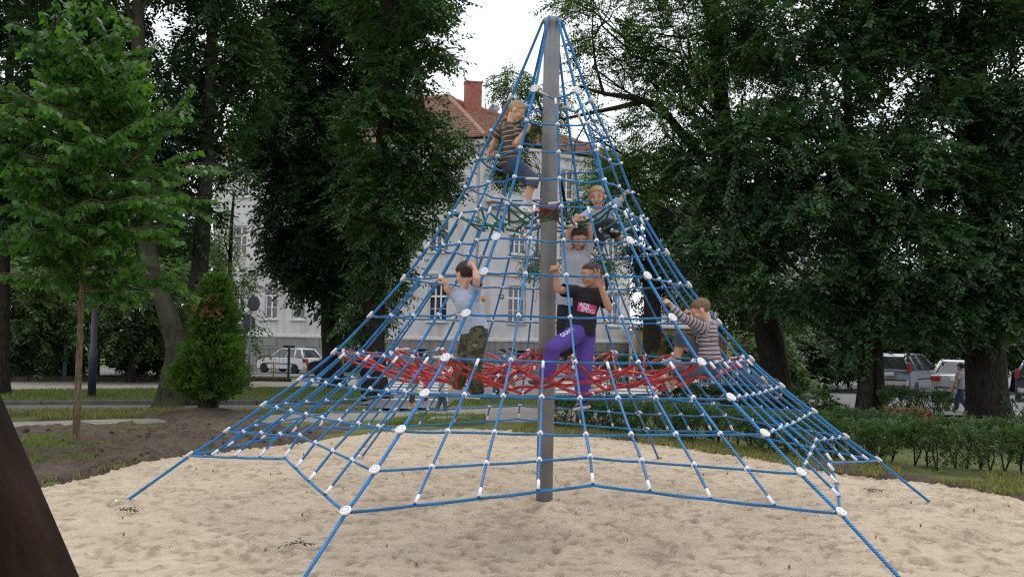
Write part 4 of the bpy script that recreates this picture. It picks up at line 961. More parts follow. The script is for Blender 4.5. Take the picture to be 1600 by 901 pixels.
# pole
mb = MB(); mb.lathe([(RPOLE, -.5), (RPOLE, 5.0), (RPOLE, ZTOP - .04), (RPOLE + .006, ZTOP - .035), (RPOLE + .006, ZTOP + .02), (RPOLE - .02, ZTOP + .035)], 28)
pole = mb.build('pole', M_pole, net)
for zc, rr in ((1.545, .15), (3.07, .15)):
    mb = MB(); mb.lathe([(RPOLE + .002, zc - .07), (RPOLE + .02, zc - .07), (RPOLE + .02, zc + .02), (rr + .03, zc + .025), (rr + .03, zc + .045), (RPOLE + .002, zc + .045)], 24)
    for k in range(6):
        a = ANG[k]; mb.tube([(rr * math.cos(a), rr * math.sin(a), zc - .03), (rr * math.cos(a), rr * math.sin(a), zc + .09)], .018, 8)
    mb.build('collar', M_collar, net)
# connectors (shared meshes)
mb = MB(); mb.lathe([(.0, -.026), (.026, -.026), (.031, -.012), (.031, .010)], 14)
mb.cur = 1; mb.lathe([(.038, -.004), (.045, .003), (.045, .012), (.041, .017), (.034, .019), (.0, .019)], 20); mb.cur = 2
for k in range(8):
    a = PI * (k + .5) / 4; mb.bbox(-.007, .007, -.0035, .0035, .0192, .0198, .0005, Matrix.Translation((.026 * math.cos(a), .021 * math.sin(a), 0)))
disc_me = mb.mesh('connector_disc', [M_alu, M_clamp, mat('disc hole', (.33, .32, .32), .8)])
mb = MB(); mb.lathe([(.0, -.018), (.013, -.018), (.0155, -.012), (.013, .0), (.0165, .012), (.0145, .020), (.0, .022)], 10)
mb.tube([(-.022, 0, -.005), (.022, 0, -.005)], .0132, 8); clamp_me = mb.mesh('rope_clamp', M_clamp)
mb = MB(); mb.tube([(0, 0, -.040), (0, 0, .040)], .0135, 9); ferr_me = mb.mesh('ferrule', M_clamp)
mb = MB(); mb.tube([(0, 0, -.065), (0, 0, .065)], .0135, 9); splice_me = mb.mesh('splice_sleeve', M_alu)
def put(name, me, p, z, x=None): o = link(name, me, None, net); o.matrix_local = place(p, frame(z, x)); return o
def outward(f, t, k):
    A, Bv = ridge(f, k), ridge(f + 1, k); k2 = k - 1 if k else 1
    e1 = Bv - A; e2 = (node(f, k2, t) - node(f, k, t)) * (1 if k else -1); n_ = e1.cross(e2).normalized()
    c = (A + Bv) / 2; return n_ if n_.dot(Vector((c.x, c.y, .3))) > 0 else -n_
# ridge ropes with their ground anchors
for f in range(6):
    a = ANG[f]; dr = Vector((math.cos(a), math.sin(a), 0))
    P = [dr * RPOLE + Vector((0, 0, ZTOP + .012)), dr * (RPOLE + .022) + Vector((0, 0, ZTOP - .03))] + [ridge(f, k) for k in range(13)] + [dr * 4.34 + Vector((0, 0, -.03))]
    Q = []
    for p, q in zip(P[:-1], P[1:]): Q += span(p, q, .004 * rn.random(), 5)
    rope_mesh('ridge_rope', Q + [P[-1]], .0148, M_rope, 8)
    for k in range(13):
        n_ = (outward(f, 0, k) + outward(f - 1, 1, k)).normalized() if k else (dr + Vector((0, 0, .4))).normalized()
        if 1 <= k <= 4: put('rope_clamp', clamp_me, ridge(f, k) + n_ * .014, n_, Vector((0, 0, 1)).cross(n_))
        else: put('connector_disc', disc_me, ridge(f, k) + n_ * .012, n_, Vector((0, 0, 1)).cross(n_))
    e = dr * 4.34; mb = MB(); mb.tube([e - dr * .10 + Vector((0, 0, .025)), e + Vector((0, 0, -.02))], .022, 8); mb.lathe([(.0, -.06), (.035, -.06), (.04, .012), (.022, .03), (0, .032)], 10, Matrix.Translation(e + dr * .05)); mb.build('ground_anchor', M_alu if f != 3 else M_collar, net)
# cross ropes, one per level all the way round
for k in range(13):
    Q = []
    for f in range(6):
        tt = ts_at(k)
        for i in range(len(tt) - 1):
            a, b = node(f, k, tt[i]), node(f, k, tt[i + 1]); L = (b - a).length
            sg = (rn.uniform(.01, .07) if k in (1, 2, 3, 5) else rn.uniform(.0, .02)) * L if k != 12 else .004
            Q += span(a, b, sg, 6, Vector((0, 0, 1)), rn.uniform(-.02, .02) * L if k < 8 else 0)
    rope_mesh('cross_rope', Q + [Q[0]], .0104 if k < 12 else .0122, M_rope)
    for f in (0, 5, 2):
        a, b = node(f, k, ts_at(k)[0]), node(f, k, ts_at(k)[1]); t = .38 if k < 5 else .6
        if f == 5: a, b = node(5, k, ts_at(k)[-2]), node(5, k, 1.0); t = .8
        if (f, k) in ((0, 0), (0, 2), (0, 3), (5, 6), (5, 7), (5, 10), (2, 5), (2, 9), (5, 8)): put('splice_sleeve', splice_me, a.lerp(b, t) - Vector((0, 0, .008 * (k in (1, 2, 3)))), b - a)
# upright ropes
for f in range(6):
    for t in [i / 8 for i in range(1, 8)]:
        ks = 0 if t == .5 else 4 if t in (.25, .75) else 8
        P = [node(f, k, t) for k in range(ks, 13)]; Q = []
        for p, q in zip(P[:-1], P[1:]): Q += span(p, q, 0, 4)
        Q += [P[-1]]; off = outward(f, t, min(ks + 1, 12)) * .016
        rope_mesh('upright_rope', [q + off for q in Q], .0115, M_rope)
        put('ferrule', ferr_me, P[0] + off + (P[1] - P[0]).normalized() * .05, P[1] - P[0])
        put('ferrule', ferr_me, P[-1] + off + (P[-2] - P[-1]).normalized() * .05, P[-2] - P[-1])
        for k in range(ks + 1, 12): n_ = outward(f, t, k); put('rope_clamp', clamp_me, node(f, k, t) + n_ * .012, n_, node(f, k, t + .01) - node(f, k, t))
# hanging rope floors: red at the ninth ring, green at the fifth
def floor_web(k, m, r_, zc, sag, rin, seed, nm, rings):
    r = np.random.default_rng(seed); zr = ZK[k]
    def pt(fr, a, dz=0):                                        # fraction of the way out, angle in units of faces
        f = int(math.floor(a)) % 6; t = a - math.floor(a); e = node(f, k, t); z = zr + (zc - zr) * (1 - fr) - sag * 4 * fr * (1 - fr) * (.75 + .35 * (e.y < 0))
        i = Vector((e.x, e.y, 0)).normalized() * rin; p = i.lerp(Vector((e.x, e.y, 0)), fr); return Vector((p.x, p.y, z + dz))
    cl = []
    def strand(pts, amp=.03):
        Q = []
        for p, q in zip(pts[:-1], pts[1:]): Q += span(p, q, amp * (q - p).length + r.uniform(0, .02), 6, Vector((0, 0, 1)), r.uniform(-.05, .05) * (q - p).length)
        rope_mesh(nm, Q + [pts[-1]], r_, m, 7)
    for f in range(6):
        strand([pt(1, f), pt(.62, f + r.uniform(-.08, .08), -.02), pt(.3, f + r.uniform(-.1, .1)), pt(0, f)])
        cl += [pt(.62, f), pt(.3, f)]
    for (f0, f1, n_, ph) in [(.96, .66, 12, 0.0), (.62, .36, 6, .5), (.80, .52, 6, .25)][:rings + 1]:
        pts = []
        for i in range(n_ * 2 + 1):
            a = (i / (n_ * 2)) * 6 + ph; fr = f0 if i % 2 == 0 else f1
            pts.append(pt(fr, a, .05 if i % 2 == 0 else -.07 + r.uniform(-.03, .03)))
        pts[-1] = pts[0].copy(); strand(pts, .02); cl += pts[1::2]
        if f0 > .9: cl += pts[0::2]
    for f in range(6):
        if rings > 1: strand([pt(1, f + .25), pt(.7, f + .5, -.03), pt(1, f + .75)], .05); cl += [pt(.55, f + .5)]
    for p in cl:
        put('rope_clamp', clamp_me, p + Vector((0, 0, .006)), Vector((r.normal(0, .5), r.normal(0, .5), 1)), Vector((r.normal(), r.normal(), 0)))
        if r.random() < .3: d = Vector((r.normal(), r.normal(), r.normal(0, .3))).normalized(); put('splice_sleeve', splice_me, p + d * .09, d)
floor_web(8, M_red, .0150, 1.56, .23, .17, 5, 'red_rope', 2)
floor_web(4, M_green, .0115, 3.07, .10, .16, 6, 'green_rope', 1)
# ------------------------------------------------------------------ fence, posts, signs, lamp, leaning log
M_fgreen = mat('green fence paint', (.012, .085, .06), .5, .15, 5); M_black = mat('black paint', (.018, .018, .022), .45, .2, 6); M_lamp = mat('dark blue grey paint', (.022, .026, .045), .4, .2, 4)
M_wallb = ground_mat('old concrete kerb wall', [((.045, .035, .03), (.10, .085, .07))], [3], .6)
def ground_empty(name, px, py, label, cat, group=None, Y=None):
    p = on_ground(px, py) if Y is None else Vector((at(px, py, Y).x, Y, float(gz(0, Y)))); return tag(empty(name, tuple(p)), label, cat, group), p
# green mesh fence on a low wall
pL, pR = on_ground(-260, 598), on_ground(388, 597); L = (pR - pL).length
o, p = tag(empty('mesh_fence', tuple(pL)), 'dark green wire mesh fence with square posts, standing on the low wall at the left', 'fence'), pL
ex = (pR - pL).normalized(); X = Matrix(((ex.x, -ex.y, 0, 0), (ex.y, ex.x, 0, 0), (ex.z, 0, 1, 0), (0, 0, 0, 1)))
wl_ = tag(empty('low_wall', tuple(pL)), 'low dark concrete wall under the green mesh fence', 'wall'); mb = MB(); n_ = int(L / 2)
for i in range(n_ + 1): mb.bbox(i * 2 + .006, i * 2 + 1.994, -.12, .12, -.2, .24, .015, X)
mb.build('wall_slab', M_wallb, wl_)
k = (pL.y - CAM_Y) / F
for px in (-200, -85, 72, 185, 300, 386):
    u = (at(px, 560, pL.y).x - pL.x); mb = MB(); mb.bbox(u - .07, u + .07, -.05, .05, .242, 1.52, .01, X); mb.build('post', M_fgreen, o)
mb = MB()
for z in np.arange(.3, 1.5, .10): mb.tube([X @ Vector((0, 0, z)), X @ Vector((L, 0, z))], .0042, 4, False)
for u in np.arange(0, L, .07): mb.tube([X @ Vector((u, .006, .28)), X @ Vector((u, .006, 1.5))], .0035, 3, False)
tag(mb.build('wire', M_fgreen, o), kind='stuff')
mb = MB(); mb.tube([X @ Vector((0, 0, 1.5)), X @ Vector((L, 0, 1.5))], .016, 6); mb.build('top_rail', M_fgreen, o)
# black rail fence by the driveway
a0 = on_ground(392, 597); b0 = on_ground(459, 597); Y0 = a0.y
o = tag(empty('rail_fence', tuple(a0)), 'short black rail fence with a thick end post in front of the white hatchback', 'fence'); L2 = b0.x - a0.x
wl2 = tag(empty('low_wall', tuple(a0)), 'low brown wall under the short black rail fence', 'wall'); mb = MB(); mb.bbox(-.3, L2 + .1, -.12, .12, -.2, .2, .015); mb.build('wall_slab', M_wallb, wl2)
mb = MB(); mb.bbox(L2 - .07, L2 + .02, -.045, .045, .203, 1.52, .01); mb.build('end_post', M_black, o)
for z in (.35, 1.42):
    mb = MB(); mb.tube([(-.2, 0, z), (L2 - .08, 0, z)], .011, 6); mb.build('rail', M_black, o)
mb = MB()
for u in np.arange(-.1, L2 - .1, .16): mb.tube([(u, 0, .35), (u, 0, 1.42)], .006, 4)
tag(mb.build('bar', M_black, o), kind='stuff')
# bollards
M_by = mat('yellow bollard paint', (.50, .36, .03), .5, .15, 6); M_br = mat('red bollard paint', (.42, .03, .03), .5, .15, 6)
for px, py, h, m, lb in ((427, 592, .85, M_by, 'yellow bollard in front of the front door of the white hatchback'), (480, 590, .95, M_br, 'red bollard behind the white hatchback'), (535, 606, 1.15, M_by, 'yellow bollard between the two lime trunks'), (250, 590, .7, M_by, 'yellow bollard behind the mesh fence by the leaning trunk'), (380, 592, .75, M_br, 'red bollard beside the road sign post')):
    o, p = ground_empty('bollard', px, py, lb, 'bollard', 'painted bollards along the road'); mb = MB(); mb.lathe([(.04, -.1), (.04, h - .04), (.03, h), (0, h + .01)], 12); mb.build('shaft', m, o)
    mb = MB(); mb.lathe([(.07, -.02), (.07, .02), (.042, .03)], 12); mb.build('foot', M_black, o)
# lamp post: dark round column, thicker at the foot
o, p = ground_empty('lamp_post', 143, 621, 'dark blue grey lamp post between the sapling and the leaning trunk', 'lamp post')
k = (p.y - CAM_Y) / F; mb = MB(); mb.lathe([(.11, -.2), (.11, 1.3), (.105, 1.33), (.085, 1.38), (.07, 4.5), (.045, 7.2)], 14); mb.build('column', M_lamp, o)
mb = MB(); mb.tube([(0, 0, 7.2), (.25, -.2, 7.6), (.8, -.6, 7.75)], [.04, .035, .03], 8); mb.build('arm', M_lamp, o)
mb = MB(); mb.bbox(.7, 1.35, -1.0, -.6, 7.66, 7.82, .06); mb.build('lamp_head', M_lamp, o)
# two round traffic signs seen from behind
o, p = ground_empty('road_sign', 388, 614, 'thin post carrying two round traffic signs seen from behind, right of the thuja', 'road sign')
h = (at(388, 455, p.y).z - p.z); mb = MB(); mb.tube([(0, 0, -.2), (0, 0, h)], .032, 8); mb.build('post', mat('sign post grey', (.20, .22, .22), .5, metal=.3), o)
for py in (474, 504):
    z = at(388, py, p.y).z - p.z; mb = MB(); mb.lathe([(.0, -.008), (.235, -.008), (.25, 0), (.235, .006), (0, .006)], 24, place((.10 if py < 490 else -.03, -.05, z), frame((.95, -.7, 0)))); mb.build('sign_plate', mat('sign back', (.055, .06, .065), .6, .15, 5), o)
# yield sign at the right
o, p = ground_empty('yield_sign', 991, 0, 'upside-down triangular yield sign, pale, on a rusty post under the corner of the grey house', 'road sign', Y=22.0)
zt = at(991, 518, 22).z - p.z; k = (22 - CAM_Y) / F; mb = MB(); mb.tube([(0, 0, -.2), (0, 0, zt)], .03, 8); mb.build('post', mat('pale post', (.42, .38, .30), .7, .35, 8), o)
w = 10.5 * k; hh = 20 * k; mb = MB(); mb.prism([(-w, zt + .05), (w, zt + .05), (.02, zt - hh), (-.02, zt - hh)], -.06, -.045); pl = mb.build('sign_plate', mat('sign white', (.62, .63, .64), .5), o)
mb = MB(); q = .72; mb.prism([(-w * q, zt), (w * q, zt), (.02, zt - hh * .72), (-.02, zt - hh * .72)], -.066, -.0602); ip = mb.build('sign_field', mat('sign grey', (.42, .44, .46), .5), pl)
# leaning log in the left foreground
q0, q1 = at(-314, 190, -8.72), at(8, 941, -8.72); d = (q1 - q0); t = (-.1 - q0.z) / d.z; q2 = q0 + d * t
o = tag(empty('leaning_post', tuple(q2)), 'thick dark brown round wooden post leaning at the left edge, close to the camera', 'post')
mb = MB(); dd = d.normalized()
mb.tube([q2 - dd * .3 - q2, q2 + (q0 - q2) * .5 - q2, q0 - dd * 1.0 - q2], .112, 40); mb.build('log', bark_mat('dark stained wood', (.016, .009, .006), None, 3.0), o)

# ------------------------------------------------------------------ cars
M_rub = mat('tyre rubber', (.02, .02, .02), .8, .1, 8); M_rim = mat('rim', (.45, .46, .47), .4, .1, 8, metal=.7); M_cgl = glass_mat('car glass', (.03, .035, .04)); M_tail = mat('tail light red', (.26, .012, .012), .25); M_plate = mat('plate white', (.65, .65, .62), .5); M_trim = mat('black trim', (.025, .025, .027), .6)
def paint(name, c):
    m, n, l, b = base_mat(name); b.inputs['Base Color'].default_value = c + (1,); b.inputs['Roughness'].default_value = .32; b.inputs['Coat Weight'].default_value = .6; b.inputs['Metallic'].default_value = .1
    return m
def car(label, p, heading, L, W, H, m, kind='hatch'):
    """body lofted across its width from side profiles; x forward, z up, wheels on z=0"""
    root = empty('parked_car', tuple(p), rz=heading); tag(root, label, 'car', 'cars parked along the road')
    hb = H * .60; wl = H * .30
    prof = {'hatch': [(-.5, .30), (-.495, .52), (-.485, .62), (-.3, .64), (.10, .64), (.22, .63), (.42, .545), (.485, .45), (.5, .30), (.49, .17), (-.49, .17)],
            'sedan': [(-.5, .32), (-.498, .56), (-.485, .66), (-.30, .67), (0.0, .66), (.16, .65), (.40, .57), (.488, .47), (.5, .32), (.49, .17), (-.49, .17)],
            'van': [(-.5, .26), (-.497, .50), (-.492, .60), (-.3, .61), (.1, .60), (.26, .58), (.44, .49), (.49, .40), (.5, .28), (.49, .14), (-.49, .14)]}[kind]
    cab = {'hatch': [(-.47, .62), (-.375, .965), (-.28, 1.0), (-.02, 1.0), (.04, .975), (.21, .625)], 'sedan': [(-.35, .66), (-.225, .965), (-.14, 1.0), (.0, 1.0), (.045, .98), (.185, .645)],
           'van': [(-.488, .60), (-.455, .93), (-.40, 1.0), (.05, .985), (.11, .95), (.30, .575)]}[kind]
    def section(pr, sy, inset, tumble):
        return [Vector((x * L * (1 - inset * .012), sy * (W / 2) * (1 - tumble * max(0, z - .6) / .4), z * H)) for x, z in pr]
    ws = [(-1, .02), (-.97, 0), (-.6, 0), (0, 0), (.6, 0), (.97, 0), (1, .02)]
    def loft(pr, tumble, name, mt, parent, sc=1.0, keep=None):
        mb = MB(); S = []
        cx = sum(q[0] for q in pr) / len(pr); cz = sum(q[1] for q in pr) / len(pr)
        for sy, ins in ws:
            e = abs(sy); s = (1 - .045 * max(0, (e - .9) / .1)) * sc
            q = [((x - cx) * s + cx - (.014 * e * e * (1 if x > 0 else -1) if abs(x) > .3 else 0), (z - cz) * s + cz) for x, z in pr]; S.append(section(q, sy, 0, tumble))
        n = len(pr); vs_ = [v for s in S for v in s]; fs_ = []
        for i in range(len(S) - 1):
            for k_ in range(n): fs_.append((i * n + k_, (i + 1) * n + k_, (i + 1) * n + (k_ + 1) % n, i * n + (k_ + 1) % n))
        fs_ += [tuple(range(n)), tuple((len(S) - 1) * n + k_ for k_ in range(n - 1, -1, -1))]
        mb.add(vs_, fs_, False); o = mb.build(name, mt, parent)
        bv = o.modifiers.new('bevel', 'BEVEL'); bv.width = .035; bv.segments = 3; bv.limit_method = 'ANGLE'; bv.angle_limit = .5
        return o
    body = loft(prof, 0, 'body', m, root); loft(cab, .34, 'cabin', M_cgl, root)
    def tw(z): return (W / 2) * (1 - .34 * max(0, z - .6) / .4)
    mb = MB(); c = cab                                           # roof skin and pillars in body colour
    rf = [(x, z) for x, z in c[1:-1]]
    for i in range(len(rf) - 1):
        (x0, z0), (x1, z1) = rf[i], rf[i + 1]
        mb.add([Vector((x0 * L, -tw(z0) * 1.0, z0 * H + .012)), Vector((x1 * L, -tw(z1), z1 * H + .012)), Vector((x1 * L, tw(z1), z1 * H + .012)), Vector((x0 * L, tw(z0), z0 * H + .012))], [(0, 1, 2, 3)])
    for s in (-1, 1):
        for (xa, za), (xb, zb), r_ in ((c[0], c[1], .055), (c[-1], c[-2], .035), (((c[0][0] + c[-1][0]) / 2 + .02, c[0][1]), ((c[1][0] + c[-2][0]) / 2 + .02, .97), .035), (c[1], c[2], .05), (c[2], c[3], .045), (c[3], c[4], .04), ((c[0][0] * .62, c[0][1]), (c[1][0] * .72, .97), .045)):
            mb.tube([(xa * L, s * (tw(za) - .012), za * H), (xb * L, s * (tw(zb) - .015), zb * H - .005)], r_, 6)
    mb.tube([(c[0][0] * L, -tw(c[0][1]) * .95, c[0][1] * H), (c[0][0] * L, tw(c[0][1]) * .95, c[0][1] * H)], .045, 6)
    mb.build('roof_frame', m, root)
    rw = .225 * H / 1.0 if H < 1.5 else .32
    rw = .275
    for s in (-1, 1):
        for xx in (-.31, .315):
            X = Matrix.Translation((xx * L, s * (W / 2 - .09), rw)) @ Matrix.Rotation(-s * PI / 2, 4, 'X')
            mb = MB(); mb.lathe([(.19, -.09), (rw - .02, -.09), (rw, -.06), (rw, .06), (rw - .02, .10), (.20, .10)], 22, X); wh = mb.build('wheel', M_rub, root)
            mb = MB(); mb.lathe([(0, .085), (.06, .095), (.075, .08), (.16, .075), (.19, .10), (.20, .095)], 18, X); mb.build('rim', M_rim, wh)
    mb = MB()                                                   # arches
    for s in (-1, 1):
        for xx in (-.31, .315): mb.lathe([(0, 0), (rw + .012, 0), (rw + .012, .010), (0, .010)], 22, Matrix.Translation((xx * L, s * (W / 2 - .004), rw)) @ Matrix.Rotation(-s * PI / 2, 4, 'X'))
    mb.build('wheel_arch', M_trim, root)
    zl = prof[1][1] * H; xr = -.5 * L
    for s in (-1, 1):
        mb = MB()
        if kind == 'van': mb.bbox(xr - .015, xr + .14, s * W * .47 - .08, s * W * .47 + .06, .56 * H, .80 * H, .02)
        else: mb.bbox(xr - .015, xr + .16, s * (W / 2 - .15) - .17, s * (W / 2 - .15) + .16, zl - .06, zl + .12, .03)
        mb.build('tail_light', M_tail, root)
        mb = MB(); mb.bbox(L * .455, L * .5 - .02, s * (W / 2 - .25) - .14, s * (W / 2 - .25) + .2, .40 * H, .50 * H, .03); mb.build('headlight', M_cgl, root)
        mb = MB(); mb.bbox(.17 * L, .21 * L, s * (W / 2 + .08) - .08, s * (W / 2 + .08) + .07, .63 * H, .71 * H, .03); mb.build('mirror', m if kind == 'sedan' else M_trim, root)
        mb = MB(); mb.bbox(-.28 * L, .28 * L, s * (W / 2) - .012, s * (W / 2) + .018, .37 * H, .41 * H, .01); mb.build('side_moulding', M_trim, root)
    mb = MB(); mb.bbox(xr - .04, xr + .10, -W * .46, W * .46, .22 * H, .37 * H, .05); mb.build('bumper', m if kind != 'van' else M_alu, root)
    mb = MB(); mb.bbox(xr - .046, xr - .0, -W * .44, W * .44, .355 * H, .385 * H, .01); mb.build('bumper_strip', M_trim, root)
    mb = MB(); mb.bbox(xr - .022, xr + .03, -.26, .26, zl - .05, zl + .065, .01); mb.build('number_plate', M_plate, root)
    mb = MB(); mb.bbox(xr - .028, xr - .002, -.32, .32, zl + .075, zl + .10, .01); mb.build('plate_strip', M_rim, root)
    return root
def gp(px, Y): p = at(px, 560, Y); return Vector((p.x, Y, float(gz(0, Y)) + .06))
car('white five-door hatchback parked nose left in front of the grey house', gp(452, 45.5), math.radians(150), 3.75, 1.62, 1.38, paint('white car paint', (.74, .75, .76)))
car('silver blue van seen from behind, parked right of the twin dark stems', gp(1414, 31), math.radians(50), 4.4, 1.8, 1.66, paint('silver blue paint', (.15, .18, .22)), 'van')
car('silver saloon seen from behind, beside the thick black elm trunk', gp(1500, 24.6), math.radians(64), 4.6, 1.76, 1.43, paint('silver paint', (.36, .36, .37)), 'sedan')
car('dark estate car with a red tail light, cut by the right edge', gp(1628, 26.0), math.radians(62), 4.5, 1.75, 1.48, paint('dark blue paint', (.03, .045, .07)), 'van')
car('pale blue car behind the mesh fence beside the leaning trunk', gp(248, 38), math.radians(20), 4.1, 1.68, 1.45, paint('pale blue paint', (.30, .38, .44)))
car('red brown car behind the left end of the mesh fence', gp(-4, 37), math.radians(10), 4.1, 1.68, 1.42, paint('brown red paint', (.16, .05, .035)))
car('white car half hidden by bushes, left behind the mesh fence', gp(58, 42), math.radians(170), 4.2, 1.7, 1.42, paint('old white paint', (.6, .62, .64)), 'sedan')
car('dark car parked in the gap between the two lime trunks', gp(545, 40), math.radians(165), 4.1, 1.68, 1.42, paint('black green paint', (.02, .03, .03)))
# yellow bar barrier in the yard
o, p = ground_empty('bar_barrier', 125, 0, 'horizontal yellow barrier bar behind the fence, crossing behind the lamp post', 'barrier', Y=31.5)
z = at(125, 547, 31.5).z - p.z; mb = MB(); mb.tube([(-.75, 0, z), (.9, 0, z - .03)], .045, 8); mb.build('bar', M_by, o); mb = MB(); mb.bbox(-.87, -.75, -.08, .08, -.1, z + .08, .02); mb.build('post', M_black, o)
# ------------------------------------------------------------------ people
def skin_mat(name, c):
    m = mat(name, c, .5, .10, 9, .15, 60); b = m.node_tree.nodes['Principled BSDF']; b.inputs['Subsurface Weight'].default_value = .12; b.inputs['Subsurface Radius'].default_value = (.02, .008, .004); return m
M_skin = skin_mat('skin', (.58, .33, .22)); M_skin2 = skin_mat('tanned skin', (.47, .25, .155))
M_blond = mat('blond hair', (.42, .29, .155), .6, .35, 60, .6, 160); M_brown = mat('brown hair', (.045, .024, .014), .5, .35, 60, .6, 160); M_dkbr = mat('dark brown hair', (.022, .013, .010), .5, .35, 60, .6, 160); M_midh = mat('light brown hair', (.18, .11, .06), .6, .3, 60, .6, 160)
M_eyew = mat('eye white', (.7, .68, .65), .3, .03); M_eyed = mat('iris', (.03, .025, .02), .2); M_lip = mat('lips', (.34, .11, .085), .5); M_brow = mat('brow', (.10, .06, .035), .8)
def stripe_mat(name, stops, period, attr='along', rough=.85):
    m, n, l, b = base_mat(name); a = n.new('ShaderNodeAttribute'); a.attribute_name = attr
    nz = n.new('ShaderNodeTexNoise'); nz.inputs['Scale'].default_value = 14; tc = n.new('ShaderNodeTexCoord'); l.new(tc.outputs['Object'], nz.inputs['Vector'])
    ad = n.new('ShaderNodeMath'); ad.operation = 'MULTIPLY_ADD'; l.new(nz.outputs[0], ad.inputs[0]); ad.inputs[1].default_value = .012; l.new(a.outputs['Fac'], ad.inputs[2])
    d = n.new('ShaderNodeMath'); d.operation = 'DIVIDE'; l.new(ad.outputs[0], d.inputs[0]); d.inputs[1].default_value = period
    f = n.new('ShaderNodeMath'); f.operation = 'FRACT'; l.new(d.outputs[0], f.inputs[0])
    r = ramp(n, stops); r.color_ramp.interpolation = 'CONSTANT'; l.new(f.outputs[0], r.inputs[0]); l.new(r.outputs[0], b.inputs['Base Color']); b.inputs['Roughness'].default_value = rough
    return m
def cloth(name, c, var=.15, bump=.35): return mat(name, c, .9, var, 7, bump, 45)
def camo_mat():
    m, n, l, b = base_mat('camouflage cloth'); tc = n.new('ShaderNodeTexCoord'); nz = n.new('ShaderNodeTexNoise'); nz.inputs['Scale'].default_value = 11; nz.inputs['Detail'].default_value = 2; nz.inputs['Distortion'].default_value = .6; l.new(tc.outputs['Object'], nz.inputs['Vector'])
    r = ramp(n, [(0, (.03, .028, .02)), (.42, (.075, .085, .04)), (.52, (.05, .035, .022)), (.60, (.16, .14, .085))]); r.color_ramp.interpolation = 'CONSTANT'; l.new(nz.outputs[0], r.inputs[0]); l.new(r.outputs[0], b.inputs['Base Color']); b.inputs['Roughness'].default_value = .95; return m
M_denim = mat('dark denim', (.045, .065, .11), .9, .4, 9, .35, 80); M_denim2 = mat('grey blue denim', (.055, .07, .10), .9, .4, 9, .35, 80)
def rings_to_mesh(C, A, Bv, RA, RB, n=14):
    """closed tube of ellipses: centres C, axes A/B, radii RA/RB"""
    V, F_ = [], []
    for c, a, b, ra, rb in zip(C, A, Bv, RA, RB):
        for k in range(n): w = 2 * PI * k / n; V.append(c + a * (ra * math.cos(w)) + b * (rb * math.sin(w)))
    m = len(C)
    for i in range(m - 1):
        for k in range(n): F_.append((i * n + k, i * n + (k + 1) % n, (i + 1) * n + (k + 1) % n, (i + 1) * n + k))
    F_.append(tuple(range(n - 1, -1, -1))); F_.append(tuple((m - 1) * n + k for k in range(n)))
    return V, F_
